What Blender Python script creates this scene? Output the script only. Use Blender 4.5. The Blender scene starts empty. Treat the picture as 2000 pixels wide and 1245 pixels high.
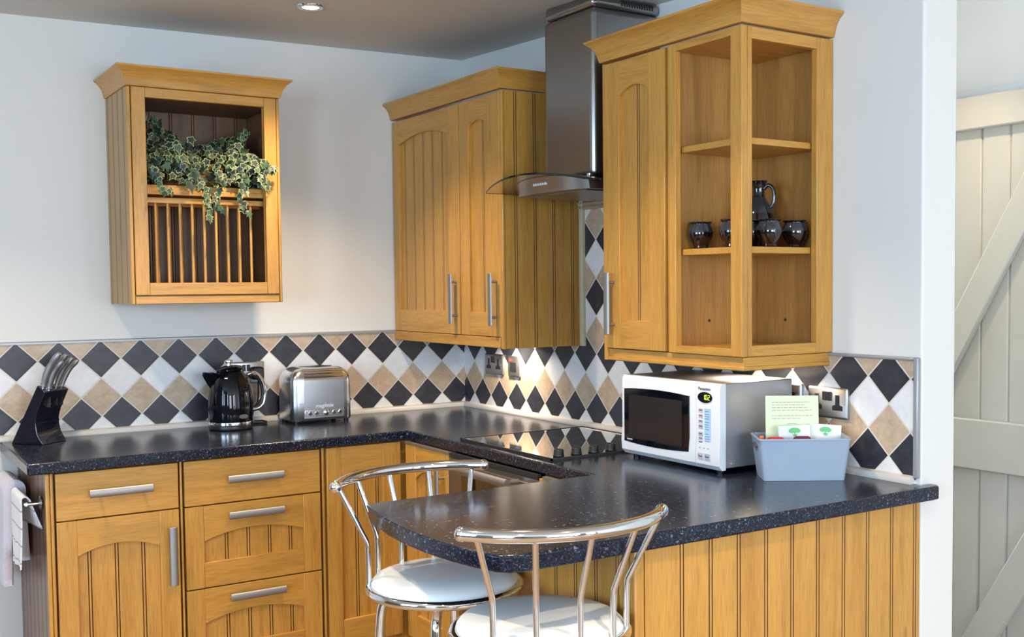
import bpy, bmesh, math, random
from mathutils import Vector, Matrix
R = math.radians
C = bpy.context.scene.collection
scene = bpy.context.scene
random.seed(7)

# ------------------------------------------------------------------ camera
cd = bpy.data.cameras.new('camera'); cam = bpy.data.objects.new('camera', cd); C.objects.link(cam)
cam.location = (-2.2378, -4.0479, 1.4095)
cam.rotation_euler = (1.5227, 0.0092, -0.5933)
cd.sensor_width = 36.0; cd.lens = 38.465
cd.shift_x = -0.04813; cd.shift_y = 0.01968
cd.clip_start = 0.05; cd.clip_end = 60
scene.camera = cam

# ------------------------------------------------------------------ colour management, sky, daylight
scene.view_settings.view_transform = 'Standard'
scene.view_settings.look = 'None'
scene.view_settings.gamma = 1.0
scene.view_settings.use_curve_mapping = False
scene.view_settings.exposure = 0.3
scene.cycles.use_denoising = True
scene.cycles.max_bounces = 8
scene.cycles.diffuse_bounces = 4
scene.cycles.glossy_bounces = 5
scene.cycles.transmission_bounces = 6
scene.cycles.sample_clamp_indirect = 6.0
scene.cycles.caustics_reflective = False
scene.cycles.caustics_refractive = False
w = bpy.data.worlds.new('daylight_sky'); scene.world = w; w.use_nodes = True
bg = w.node_tree.nodes['Background']; bg.inputs[0].default_value = (0.62, 0.78, 1.0, 1); bg.inputs[1].default_value = 1.6

def area(name, loc, target, sx, sy, energy, col):
    l = bpy.data.lights.new(name, 'AREA'); l.shape = 'RECTANGLE'; l.size = sx; l.size_y = sy
    l.energy = energy; l.color = col
    o = bpy.data.objects.new(name, l); C.objects.link(o); o.location = loc
    o.rotation_euler = (Vector(target) - Vector(loc)).to_track_quat('-Z', 'Y').to_euler()
    return o
DAY = (0.60, 0.79, 1.0)
area('window_daylight', (-4.72, -2.6, 1.55), (0, -2.6, 1.45), 1.6, 1.25, 64, (.50, .74, 1.0))          # left wall window
area('window_daylight', (-4.72, -5.2, 1.55), (0, -5.2, 1.45), 1.6, 1.25, 128, DAY)
area('window_daylight', (-1.6, -7.12, 1.45), (-1.6, 0, 1.35), 2.2, 1.5, 112, (0.80, 0.90, 1.0))
area('window_daylight', (.30, -7.12, 1.45), (.45, 0, 1.45), .7, 1.9, 40, (0.80, 0.90, 1.0))  # lamp of the added narrow window, throws light down the passage
area('window_daylight', (.47, .16, 1.55), (.47, -3, 1.5), .46, 1.3, 38, (0.76, 0.87, 1.0))  # lamp of an unseen passage-end window, added to brighten the passage

# ------------------------------------------------------------------ materials
MATS = {}
class NT:
    def __init__(s, name):
        s.m = bpy.data.materials.new(name); s.m.use_nodes = True; s.t = s.m.node_tree
        s.b = s.t.nodes['Principled BSDF']
    def n(s, kind, **kw):
        x = s.t.nodes.new(kind)
        for k, v in kw.items(): setattr(x, k, v)
        return x
    def l(s, a, b): s.t.links.new(a, b)
    def math(s, op, a, b=None, c=None):
        x = s.n('ShaderNodeMath', operation=op)
        for i, v in enumerate((a, b, c)):
            if v is None: continue
            if isinstance(v, (int, float)): x.inputs[i].default_value = v
            else: s.l(v, x.inputs[i])
        return x.outputs[0]
    def mix(s, f, a, b):
        x = s.n('ShaderNodeMix', data_type='RGBA')
        for sock, v in ((x.inputs[0], f), (x.inputs[6], a), (x.inputs[7], b)):
            if isinstance(v, (int, float)): sock.default_value = v
            elif isinstance(v, tuple): sock.default_value = v if len(v) == 4 else (*v, 1)
            else: s.l(v, sock)
        return x.outputs[2]
    def obj(s, scale=(1, 1, 1)):
        tc = s.n('ShaderNodeTexCoord'); mp = s.n('ShaderNodeMapping'); mp.inputs['Scale'].default_value = scale
        s.l(tc.outputs['Object'], mp.inputs['Vector']); return mp.outputs[0]
    def noise(s, vec, scale, detail=3, rough=.5, dist=0):
        x = s.n('ShaderNodeTexNoise'); x.inputs['Scale'].default_value = scale; x.inputs['Detail'].default_value = detail
        x.inputs['Roughness'].default_value = rough; x.inputs['Distortion'].default_value = dist
        s.l(vec, x.inputs['Vector']); return x.outputs[0]
    def ramp(s, f, stops):
        x = s.n('ShaderNodeValToRGB'); e = x.color_ramp.elements
        while len(e) < len(stops): e.new(0.5)
        for q, (p, c) in zip(e, stops): q.position = p; q.color = (*c, 1)
        s.l(f, x.inputs[0]); return x.outputs[0]
    def bump(s, h, strength=.1, dist=.002):
        x = s.n('ShaderNodeBump'); x.inputs['Strength'].default_value = strength; x.inputs['Distance'].default_value = dist
        s.l(h, x.inputs['Height']); s.l(x.outputs[0], s.b.inputs['Normal'])
def srgb(r, g, b):
    f = lambda c: ((c/255+.055)/1.055)**2.4 if c > 10 else c/255/12.92
    return (f(r), f(g), f(b))
def plain(name, col, rough=.5, metal=0.0, coat=0, emis=None, es=0, spec=None, noise=0.04):
    n = NT(name); b = n.b
    b.inputs['Base Color'].default_value = (*col, 1); b.inputs['Roughness'].default_value = rough
    b.inputs['Metallic'].default_value = metal; b.inputs['Coat Weight'].default_value = coat
    if spec is not None: b.inputs['Specular IOR Level'].default_value = spec
    if emis: b.inputs['Emission Color'].default_value = (*emis, 1); b.inputs['Emission Strength'].default_value = es
    if noise and not emis:
        f = n.noise(n.obj(), 14, 3)
        n.l(n.mix(f, tuple(c*(1-noise) for c in col), tuple(min(1, c*(1+noise)) for c in col)), b.inputs['Base Color'])
    MATS[name] = n.m; return n.m
def wood(name, axis, base=(197, 145, 66), dark=(180, 129, 54), rough=.38):
    n = NT(name)
    sc = [26, 26, 26]; sc['xyz'.index(axis)] = 2.0
    v = n.obj(tuple(sc))
    big = n.noise(v, 1.0, 4, .6, .6)
    sc2 = [330, 330, 330]; sc2['xyz'.index(axis)] = 16
    fine = n.noise(n.obj(tuple(sc2)), 1.0, 2, .5)
    b, d = srgb(*base), srgb(*dark)
    lt = tuple(min(1, c*1.07) for c in b)
    c1 = n.ramp(big, [(.30, d), (.5, b), (.70, lt)])
    pores = n.ramp(fine, [(.34, (.60, .54, .44)), (.55, (1, 1, 1))])
    m = n.n('ShaderNodeMix', data_type='RGBA', blend_type='MULTIPLY'); m.inputs[0].default_value = .45
    n.l(c1, m.inputs[6]); n.l(pores, m.inputs[7])
    kn = n.noise(n.obj((9, 9, 5)), 1.0, 2)
    kf = n.ramp(kn, [(.80, (0, 0, 0)), (.84, (.8, .8, .8))])
    n.l(n.mix(kf, m.outputs[2], tuple(c*.55 for c in d)), n.b.inputs['Base Color'])
    n.b.inputs['Roughness'].default_value = rough
    n.b.inputs['Coat Weight'].default_value = .12; n.b.inputs['Coat Roughness'].default_value = .25
    n.bump(fine, .08, .001)
    MATS[name] = n.m; return n.m
WX, WY, WZ = wood('oak_grain_x', 'x'), wood('oak_grain_y', 'y'), wood('oak_grain_z', 'z')
WG = plain('oak_glaze_and_gap_shade', srgb(92, 56, 24), .6)  # groove glaze; on the carcasses it paints in the shade of the door gaps
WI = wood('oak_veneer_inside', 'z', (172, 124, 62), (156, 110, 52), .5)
WE = wood('dark_brown_end_oak', 'z', (122, 86, 56), (106, 72, 44), .34)  # browner, darker oak tone for the base end panel
WS = wood('dull_side_oak', 'z', (176, 136, 80), (162, 122, 68), .4)  # slightly duller oak tone for the plate rack cabinet's left side
WD = wood('dark_brown_rack_inside', 'z', (108, 76, 46), (88, 60, 36), .5)  # dark brown tone for the rack cabinet's back, top and inner right side
GAP = plain('dark_gap', (.02, .012, .008), .9)

def wallmat(name, col, rough=.75):
    n = NT(name); v = n.obj()
    f = n.noise(v, 1.3, 4); g = n.noise(v, 60, 5, .6)
    n.l(n.mix(f, tuple(c*.97 for c in col), tuple(min(1, c*1.02) for c in col)), n.b.inputs['Base Color'])
    n.b.inputs['Roughness'].default_value = rough; n.bump(g, .15, .0015)
    MATS[name] = n.m; return n.m
WALL = wallmat('white_emulsion', srgb(222, 221, 216))
CEIL = wallmat('ceiling_emulsion', srgb(212, 212, 206))
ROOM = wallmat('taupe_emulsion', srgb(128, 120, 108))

def tiles(name, axis, k0, sgn):
    """diamond tiles; axis 0: runs along x, axis 1: runs along y. vertices at coordinate k0 + n*D"""
    D = 0.133; Z1 = 1.2372
    n = NT(name); tc = n.n('ShaderNodeTexCoord'); sp = n.n('ShaderNodeSeparateXYZ'); n.l(tc.outputs['Object'], sp.inputs[0])
    u = n.math('DIVIDE', n.math('SUBTRACT', sp.outputs[axis], k0), D)
    v = n.math('DIVIDE', n.math('SUBTRACT', Z1, sp.outputs[2]), D)
    a = n.math('ADD', v, u); b = n.math('SUBTRACT', v, u)
    fa = n.math('FLOOR', a); fb = n.math('FLOOR', b)
    row = n.math('ADD', fa, fb)
    r3 = n.math('SUBTRACT', row, n.math('MULTIPLY', n.math('FLOOR', n.math('DIVIDE', n.math('ADD', row, .5), 3.0)), 3.0))
    # per tile variation
    cv = n.n('ShaderNodeCombineXYZ'); n.l(fa, cv.inputs[0]); n.l(fb, cv.inputs[1])
    wn = n.n('ShaderNodeTexWhiteNoise', noise_dimensions='3D'); n.l(cv.outputs[0], wn.inputs[0])
    vec = n.obj()
    mott = n.noise(vec, 28, 6, .65, .4); mott2 = n.noise(vec, 90, 4, .6)
    mm = n.math('ADD', n.math('MULTIPLY', mott, .7), n.math('MULTIPLY', mott2, .3))
    dark = n.ramp(mm, [(.3, srgb(26, 28, 35)), (.7, srgb(56, 59, 68))])
    white = n.ramp(mm, [(.3, srgb(214, 214, 216)), (.7, srgb(232, 232, 232))])
    tan = n.ramp(mm, [(.3, srgb(166, 143, 120)), (.52, srgb(188, 166, 142)), (.72, srgb(204, 186, 164))])
    is1 = n.math('COMPARE', r3, 1.0, .1); is2 = n.math('COMPARE', r3, 2.0, .1)
    col = n.mix(is1, dark, white); col = n.mix(is2, col, tan)
    hs = n.n('ShaderNodeHueSaturation'); n.l(col, hs.inputs['Color'])
    n.l(n.math('ADD', n.math('MULTIPLY', wn.outputs[0], .12), .94), hs.inputs['Value'])
    def edge(x):
        fr = n.math('FRACT', x); return n.math('MINIMUM', fr, n.math('SUBTRACT', 1.0, fr))
    e = n.math('MINIMUM', edge(a), edge(b))
    g = n.math('LESS_THAN', e, .021)
    n.l(n.mix(g, hs.outputs[0], srgb(212, 206, 196)), n.b.inputs['Base Color'])
    rg = n.math('ADD', n.math('MULTIPLY', g, .4), .40); n.l(rg, n.b.inputs['Roughness'])
    hgt = n.math('ADD', n.math('MULTIPLY', n.math('MINIMUM', e, .05), 16.0), n.math('MULTIPLY', mott, .12))
    n.bump(hgt, .5, .0012)
    MATS[name] = n.m; return n.m
TB = tiles('diamond_tiles_along_x', 0, -12.8726*0.133, 1)
TR = tiles('diamond_tiles_along_y', 1, -0.7008*0.133, 1)

def laminate(name, flk=1.0):
    n = NT(name); v = n.obj()
    ns = n.noise(v, 210, 3, .6); ns2 = n.noise(v, 55, 4, .7, .3)
    base = n.ramp(ns, [(.38, srgb(11, 14, 23)), (.58, srgb(23, 31, 47)), (.76, srgb(58, 72, 98))])
    vo = n.n('ShaderNodeTexVoronoi'); vo.inputs['Scale'].default_value = 110; vo.inputs['Randomness'].default_value = 1.0
    dv = n.n('ShaderNodeVectorMath', operation='ADD'); nn = n.n('ShaderNodeTexNoise'); nn.inputs['Scale'].default_value = 60
    n.l(v, nn.inputs['Vector']); sc = n.n('ShaderNodeVectorMath', operation='SCALE'); sc.inputs['Scale'].default_value = .02
    n.l(nn.outputs['Color'], sc.inputs[0]); n.l(v, dv.inputs[0]); n.l(sc.outputs[0], dv.inputs[1]); n.l(dv.outputs[0], vo.inputs['Vector'])
    sepc = n.n('ShaderNodeSeparateColor'); n.l(vo.outputs['Color'], sepc.inputs[0])
    near = n.math('LESS_THAN', vo.outputs['Distance'], .32); rare = n.math('GREATER_THAN', sepc.outputs[0], .86)
    f1 = n.math('MULTIPLY', n.math('MULTIPLY', near, rare), .55*flk)
    vo2 = n.n('ShaderNodeTexVoronoi'); vo2.inputs['Scale'].default_value = 330; n.l(dv.outputs[0], vo2.inputs['Vector'])
    s2 = n.n('ShaderNodeSeparateColor'); n.l(vo2.outputs['Color'], s2.inputs[0])
    f2 = n.math('MULTIPLY', n.math('MULTIPLY', n.math('LESS_THAN', vo2.outputs['Distance'], .4), n.math('GREATER_THAN', s2.outputs[0], .80)), .6*flk)
    c = n.mix(f1, base, srgb(118, 130, 150)); c = n.mix(f2, c, srgb(104, 112, 130))
    n.l(c, n.b.inputs['Base Color'])
    n.b.inputs['Roughness'].default_value = .19; n.b.inputs['Specular IOR Level'].default_value = .38
    n.bump(ns2, .05, .0005)
    MATS[name] = n.m; return n.m
LAM = laminate('speckled_black_laminate')

CHROME = plain('polished_chrome', (.82, .83, .85), .06, 1.0, noise=0)
def brushed(name, col, rough, axis='z', amt=.06):
    n = NT(name); sc = [900, 900, 900]; sc['xyz'.index(axis)] = 12
    f = n.noise(n.obj(tuple(sc)), 1.0, 2)
    n.b.inputs['Metallic'].default_value = 1
    n.l(n.mix(f, tuple(c*(1-amt) for c in col), tuple(min(1, c*(1+amt)) for c in col)), n.b.inputs['Base Color'])
    n.l(n.math('ADD', n.math('MULTIPLY', f, .12), rough), n.b.inputs['Roughness'])
    MATS[name] = n.m; return n.m
STEEL = brushed('brushed_steel', (.36, .35, .34), .26, 'y')
STEELD = brushed('brushed_chimney_steel', (.34, .33, .32), .24, 'y')
TOAST = brushed('brushed_toaster_steel', (.72, .74, .77), .17, 'x')
NICKEL = brushed('satin_nickel', (.36, .36, .365), .46, 'z', .04)
SOCK = brushed('satin_socket_plate', (.48, .47, .46), .34, 'x', .04)
BLK = plain('gloss_black_enamel', (.002, .003, .006), .045, 0, 0, noise=0, spec=.42)
BLKP = plain('black_plastic', (.012, .012, .014), .35)
MATTBLK = plain('matt_black', (.015, .015, .017), .6)
HOBG = plain('black_ceramic_glass', (.004, .004, .005), .03, 0, 1.0, noise=0, spec=.9)
PUMP = plain('deep_blue_black_lacquer', (.006, .007, .016), .16, 0, .8, noise=0)
WHP = plain('white_plastic', srgb(222, 226, 230), .3)
SILP = plain('silver_painted_metal', srgb(170, 172, 176), .34, .55)
GREYP = plain('grey_blue_plastic', srgb(150, 164, 182), .42)
CREAM = plain('cream_bead_trim', srgb(205, 200, 192), .35)
BEIGE = plain('beige_bead_trim', srgb(176, 160, 128), .4)
GREYT = plain('grey_edge_trim', srgb(156, 158, 162), .35, .3)
VINYL = plain('white_vinyl', srgb(232, 236, 238), .38, noise=.02)
DOORP = plain('sage_grey_eggshell', srgb(180, 179, 168), .45)
REDP = plain('red_neon', (.8, .03, .02), .3, emis=(1, .06, .03), es=1.2)
PAPER = plain('pale_yellow_card', srgb(232, 238, 196), .8)
INK = plain('grey_print', srgb(170, 176, 150), .8)
INKD = plain('dark_print', srgb(50, 54, 60), .6)
SACH = plain('white_sachet_paper', srgb(226, 228, 228), .7)
GREEN = plain('green_print', srgb(110, 186, 120), .7)
REDW = plain('crimson_wrapper', srgb(190, 24, 60), .5)
PURP = plain('plum_wrapper', srgb(96, 28, 60), .5)
ORNG = plain('orange_wrapper', srgb(226, 120, 70), .5)
PINKB = plain('pink_grey_button', srgb(196, 180, 192), .5)
BLUEB = plain('pale_blue_print_panel', srgb(176, 206, 232), .5)
GREYB = plain('grey_button', srgb(168, 176, 188), .5)
LEDG = plain('green_display_digits', (.5, .9, .05), .5, emis=(.55, 1.0, .08), es=1.6)
BULB = plain('lamp_glow', (1, 1, 1), .5, emis=(1, .86, .62), es=14)
WICK = plain('brown_wicker', srgb(120, 86, 36), .7, noise=.3)
LEAFG = plain('ivy_green', srgb(20, 40, 33), .5, noise=.35)
LEAFG2 = plain('ivy_bright_green', srgb(52, 80, 50), .5, noise=.3)
LEAFC = plain('ivy_cream_edge', srgb(160, 170, 116), .55)
STEM = plain('ivy_stem', srgb(84, 72, 40), .7)
def towelmat(name, col, stripes=False):
    n = NT(name); v = n.obj()
    f = n.noise(v, 260, 3, .7); f2 = n.noise(v, 40, 3)
    c = n.mix(f2, tuple(x*.93 for x in col), col)
    if stripes:
        sp = n.n('ShaderNodeSeparateXYZ'); n.l(n.obj(), sp.inputs[0])
        z = n.math('FRACT', n.math('DIVIDE', sp.outputs[2], .052)); s = n.math('LESS_THAN', n.math('ABSOLUTE', n.math('SUBTRACT', z, .5)), .055)
        c = n.mix(n.math('MULTIPLY', s, .75), c, srgb(132, 132, 132))
        y = n.math('FRACT', n.math('DIVIDE', sp.outputs[1], .034)); s2 = n.math('LESS_THAN', n.math('ABSOLUTE', n.math('SUBTRACT', y, .5)), .05)
        c = n.mix(n.math('MULTIPLY', s2, .25), c, srgb(150, 150, 150))
    n.l(c, n.b.inputs['Base Color']); n.b.inputs['Roughness'].default_value = .95; n.b.inputs['Sheen Weight'].default_value = .3
    n.bump(f, .9, .004 if not stripes else .001); MATS[name] = n.m; return n.m
TOWELW = towelmat('fluffy_towel_cotton', srgb(226, 220, 232)); TOWELC = towelmat('checked_tea_towel_cotton', srgb(232, 232, 234), True)
def glaze(name):
    n = NT(name); sp = n.n('ShaderNodeSeparateXYZ'); tc = n.n('ShaderNodeTexCoord'); n.l(tc.outputs['Object'], sp.inputs[0])
    return n, sp
def two_tone(name, zsplit, zhi=None):
    n, sp = glaze(name)
    wob = n.noise(n.obj(), 30, 2)
    z = n.math('ADD', sp.outputs[2], n.math('MULTIPLY', wob, .004))
    up = n.math('GREATER_THAN', z, zsplit)
    c = n.mix(up, srgb(22, 10, 12), srgb(44, 50, 58))
    if zhi: c = n.mix(n.math('GREATER_THAN', z, zhi), c, srgb(24, 20, 26))
    n.l(c, n.b.inputs['Base Color']); n.b.inputs['Roughness'].default_value = .12; n.b.inputs['Coat Weight'].default_value = .7
    MATS[name] = n.m; return n.m
CUPG = two_tone('brown_and_grey_cup_glaze', .046, .068); JUGG = two_tone('brown_and_grey_jug_glaze', .098, .142)
def glassmat(name, tint, alpha):
    n = NT(name); n.b.inputs['Base Color'].default_value = (*tint, 1); n.b.inputs['Roughness'].default_value = .02
    n.b.inputs['Transmission Weight'].default_value = 1.0; n.b.inputs['IOR'].default_value = 1.45
    MATS[name] = n.m; return n.m
HGLASS = glassmat('smoked_hood_glass', (.72, .74, .72), 1)
GEDGE = plain('dark_glass_edge', (.008, .012, .012), .1, noise=0)
def floormat():
    n = NT('floor_tile'); v = n.obj()
    br = n.n('ShaderNodeTexBrick'); br.offset = 0; br.inputs['Scale'].default_value = 1; br.inputs['Brick Width'].default_value = .33; br.inputs['Row Height'].default_value = .33
    br.inputs['Mortar Size'].default_value = .004; br.inputs['Color1'].default_value = (*srgb(150, 122, 92), 1); br.inputs['Color2'].default_value = (*srgb(138, 110, 82), 1)
    br.inputs['Mortar'].default_value = (*srgb(140, 128, 112), 1); n.l(v, br.inputs['Vector'])
    n.l(br.outputs[0], n.b.inputs['Base Color']); n.b.inputs['Roughness'].default_value = .4; MATS['floor_tile'] = n.m; return n.m
FLOOR = floormat()

# ------------------------------------------------------------------ mesh helpers
OFF = {}
def thing(name, label, cat, loc=(0, 0, 0), rotz=0, group=None, local=False, rot=None):
    o = bpy.data.objects.new(name, None); C.objects.link(o); o.location = loc
    o.rotation_euler = rot if rot else (0, 0, rotz); o.empty_display_size = .05
    o['label'] = label; o['category'] = cat
    if group: o['group'] = group
    OFF[o.name] = Vector((0, 0, 0)) if local else Vector(loc)
    return o
def tag(o, label, cat, group=None, kind=None):
    o['label'] = label; o['category'] = cat
    if group: o['group'] = group
    if kind: o['kind'] = kind
    return o
ID = lambda u, v, w: (u, v, w)
def FS(x0=0, y0=0, z0=0):            # front that faces -y : u to +x, v up, w outwards
    return lambda u, v, w: (x0+u, y0-w, z0+v)
def FW(x0=0, y0=0, z0=0):            # front that faces -x : u to -y, v up, w outwards
    return lambda u, v, w: (x0-w, y0-u, z0+v)
class MB:
    def __init__(s): s.v = []; s.f = []; s.m = []
    def add(s, vs, fs, m=0, T=None):
        b = len(s.v); s.v += [T(*p) if T else tuple(p) for p in vs]
        for i, f in enumerate(fs):
            s.f.append(tuple(b+k for k in f)); s.m.append(m[i] if isinstance(m, list) else m)
        return s
    def box(s, a0, a1, b0, b1, c0, c1, m=0, T=None):
        vs = [(x, y, z) for x in (a0, a1) for y in (b0, b1) for z in (c0, c1)]
        return s.add(vs, [(0, 1, 3, 2), (4, 6, 7, 5), (0, 4, 5, 1), (2, 3, 7, 6), (0, 2, 6, 4), (1, 5, 7, 3)], m, T)
    def prism(s, poly, w0, w1, m=0, T=None, side_m=None):
        """poly in (u,v) extruded along w"""
        n = len(poly); vs = [(u, v, w0) for u, v in poly] + [(u, v, w1) for u, v in poly]
        fs = [tuple(range(n)), tuple(range(2*n-1, n-1, -1))]+[(i, (i+1) % n, n+(i+1) % n, n+i) for i in range(n)]
        mm = m if side_m is None else [m, m]+[side_m[i] for i in range(n)]
        return s.add(vs, fs, mm, T)
    def loft(s, rings, m=0, T=None, caps=True, closed_loop=False, ring_m=None):
        n = len(rings[0]); vs = [p for r in rings for p in r]; fs = []; ms = []
        k = len(rings)
        for i in range(k if closed_loop else k-1):
            for j in range(n):
                a, b = i*n+j, i*n+(j+1) % n; i2 = (i+1) % k
                fs.append((a, b, i2*n+(j+1) % n, i2*n+j)); ms.append(ring_m[i] if ring_m else m)
        if caps and not closed_loop:
            fs.append(tuple(range(n-1, -1, -1))); ms.append(ring_m[0] if ring_m else m)
            fs.append(tuple((k-1)*n+j for j in range(n))); ms.append(ring_m[-1] if ring_m else m)
        return s.add(vs, fs, ms, T)
    def lathe(s, prof, n=32, c=(0, 0, 0), m=0, ring_m=None, T=None):
        rings = [[(c[0]+max(r, 1e-4)*math.cos(2*math.pi*j/n), c[1]+max(r, 1e-4)*math.sin(2*math.pi*j/n), c[2]+z) for j in range(n)] for r, z in prof]
        return s.loft(rings, m, T, True, ring_m=ring_m)
    def tube(s, pts, r, n=12, m=0, T=None, closed=False, caps=True):
        P = [Vector(p) for p in pts]; k = len(P); rr = r if isinstance(r, (list, tuple)) else [r]*k
        tang = []
        for i in range(k):
            a = P[(i-1) % k] if (closed or i > 0) else P[i]; b = P[(i+1) % k] if (closed or i < k-1) else P[i]
            tang.append((b-a).normalized())
        up = Vector((0, 0, 1)) if abs(tang[0].z) < .9 else Vector((1, 0, 0))
        nrm = tang[0].cross(up).normalized(); rings = []
        for i in range(k):
            if i: 
                nrm = (nrm - tang[i]*nrm.dot(tang[i]))
                nrm = nrm.normalized() if nrm.length > 1e-6 else tang[i].orthogonal().normalized()
            bn = tang[i].cross(nrm)
            rings.append([tuple(P[i]+(nrm*math.cos(2*math.pi*j/n)+bn*math.sin(2*math.pi*j/n))*rr[i]) for j in range(n)])
        return s.loft(rings, m, T, caps, closed)
    def ball(s, c, r, m=0, n=16, T=None, sz=1):
        prof = [(r*math.sin(math.pi*i/10), -r*sz*math.cos(math.pi*i/10)) for i in range(11)]
        return s.lathe(prof, n, c, m, T=T)
    def sweep(s, path, prof, m=0, mats=None):
        """mitred plan sweep: path [(x,y)], prof [(out,z)] closed polygon; out is to the RIGHT of travel"""
        k = len(path); rings = []
        for i in range(k):
            p = Vector(path[i]); d0 = (p-Vector(path[i-1])).normalized() if i else None
            d1 = (Vector(path[i+1])-p).normalized() if i < k-1 else None
            d0 = d0 or d1; d1 = d1 or d0
            n0 = Vector((d0.y, -d0.x)); n1 = Vector((d1.y, -d1.x)); mt = (n0+n1); mt = mt/(mt.dot(n0))
            rings.append([(p.x+mt.x*o, p.y+mt.y*o, z) for o, z in prof])
        if mats:
            n = len(prof)
            for i in range(k-1): s.loft([rings[i], rings[i+1]], mats[i], None, i in (0, k-2) and k == 2)
            s.add(rings[0], [tuple(range(n))], mats[0]); s.add(rings[-1], [tuple(range(n))], mats[-1]); return s
        return s.loft(rings, m)
    def build(s, name, mats, parent=None, bevel=0, seg=2, angle=38, merge=True, loc=None, ev=False):
        if not isinstance(mats, (list, tuple)): mats = [mats]
        off = OFF.get(parent.name, Vector((0, 0, 0))) if parent else (Vector(loc) if loc else Vector((0, 0, 0)))
        me = bpy.data.meshes.new(name); me.from_pydata([tuple(Vector(p)-off) for p in s.v], [], s.f)
        for m in mats: me.materials.append(m)
        for p, mi in zip(me.polygons, s.m): p.material_index = mi
        bm = bmesh.new(); bm.from_mesh(me)
        if merge: bmesh.ops.remove_doubles(bm, verts=bm.verts, dist=1e-5)
        bmesh.ops.recalc_face_normals(bm, faces=bm.faces)
        bm.to_mesh(me); bm.free()
        for p in me.polygons: p.use_smooth = True
        me.set_sharp_from_angle(angle=R(angle))
        o = bpy.data.objects.new(name, me); C.objects.link(o)
        if parent: o.parent = parent; OFF[o.name] = off
        elif loc: o.location = loc
        if bevel:
            b = o.modifiers.new('bevel', 'BEVEL'); b.width = bevel; b.segments = seg; b.limit_method = 'ANGLE'; b.angle_limit = R(40); b.harden_normals = False
        return o
def arc(c, r, a0, a1, n): return [(c[0]+r*math.cos(R(a0+(a1-a0)*i/n)), c[1]+r*math.sin(R(a0+(a1-a0)*i/n))) for i in range(n+1)]
def catmull(pts, sub=6):
    P = [Vector(p) for p in pts]; out = []
    for i in range(len(P)-1):
        p0 = P[max(i-1, 0)]; p1 = P[i]; p2 = P[i+1]; p3 = P[min(i+2, len(P)-1)]
        for k in range(sub):
            t = k/sub
            out.append(.5*((2*p1)+(-p0+p2)*t+(2*p0-5*p1+4*p2-p3)*t*t+(-p0+3*p1-3*p2+p3)*t**3))
    out.append(P[-1]); return out
def rrect(hx, hy, r, n=5, z=0, cx=0, cy=0):
    r = min(r, hx*.999, hy*.999); o = []
    for (sx, sy, a) in ((1, 1, 0), (-1, 1, 90), (-1, -1, 180), (1, -1, 270)):
        for i in range(n+1):
            t = R(a+90*i/n); o.append((cx+sx*(hx-r)+r*math.cos(t), cy+sy*(hy-r)+r*math.sin(t), z))
    return o
def struct(name, mb, mats, label, **kw):
    o = mb.build(name, mats, **kw); o['kind'] = 'structure'; o['label'] = label; o['category'] = name.split('_')[0]; return o
def text(body, size, parent, mat, loc, rot, name='lettering', ext=.0003, align='CENTER', sx=1.0, font_shear=0):
    cu = bpy.data.curves.new('t', 'FONT'); cu.body = body; cu.size = size; cu.extrude = ext; cu.align_x = align; cu.align_y = 'CENTER'; cu.shear = font_shear
    t = bpy.data.objects.new('t', cu); C.objects.link(t); bpy.context.view_layer.update()
    me = bpy.data.meshes.new_from_object(t.evaluated_get(bpy.context.evaluated_depsgraph_get())); me.name = name
    bpy.data.objects.remove(t)
    M = Matrix.LocRotScale(Vector(loc)-OFF.get(parent.name, Vector((0, 0, 0))), rot.to_3x3().to_quaternion() if isinstance(rot, Matrix) else rot, Vector((sx, 1, 1)))
    me.transform(M); me.materials.clear(); me.materials.append(mat)
    o = bpy.data.objects.new(name, me); C.objects.link(o); o.parent = parent; OFF[o.name] = OFF.get(parent.name, Vector((0, 0, 0)))
    return o
def facing(normal):   # text rotation so that text reads upright and its face points to 'normal' (horizontal)
    nrm = Vector(normal).normalized(); x = Vector((0, 0, 1)).cross(nrm).normalized(); y = Vector((0, 0, 1))
    return Matrix((x, y, nrm)).transposed()

# ------------------------------------------------------------------ room shell
m = MB(); m.box(-4.6, .93, -7, .12, -.1, 0); struct('floor', m, FLOOR, 'pale square tiled kitchen floor')
m = MB()
def cz(x, y): return 2.352+.017*max(x, -1.9)+.038*max(y, -1.5)
xs = [-4.75, -1.9, .95]; ys = [-7.1, -1.5, .12]
vs = [(x, y, cz(x, y)) for x in xs for y in ys]+[(x, y, 2.6) for x in xs for y in ys]
fs = []
for i in range(2):
    for j in range(2):
        a = i*3+j; fs += [(a, a+1, a+4, a+3), (a+9, a+12, a+13, a+10)]
for a, b in ((0, 1), (1, 2), (2, 5), (5, 8), (8, 7), (7, 6), (6, 3), (3, 0)): fs.append((a, b, b+9, a+9))
m.add(vs, fs); struct('ceiling', m, CEIL, 'white painted ceiling')
m = MB(); m.box(-4.6, .13, 0, .12, 0, 2.5); struct('wall_back', m, WALL, 'white back wall above the worktop')
m = MB(); m.box(0, .13, -2.315, 0, 0, 2.5); struct('wall_right', m, WALL, 'white wall stub carrying the hood and the open shelves', bevel=.006, seg=3)
m = MB(); m.box(.81, .93, -7, .12, 0, 2.5); m.box(.13, .23, 0, .12, 0, 2.5); m.box(.71, .81, 0, .12, 0, 2.5); m.box(.23, .71, 0, .12, 0, .88); m.box(.23, .71, 0, .12, 2.22, 2.5)
struct('wall_passage', m, WALL, 'white passage wall behind the boarded door')
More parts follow.
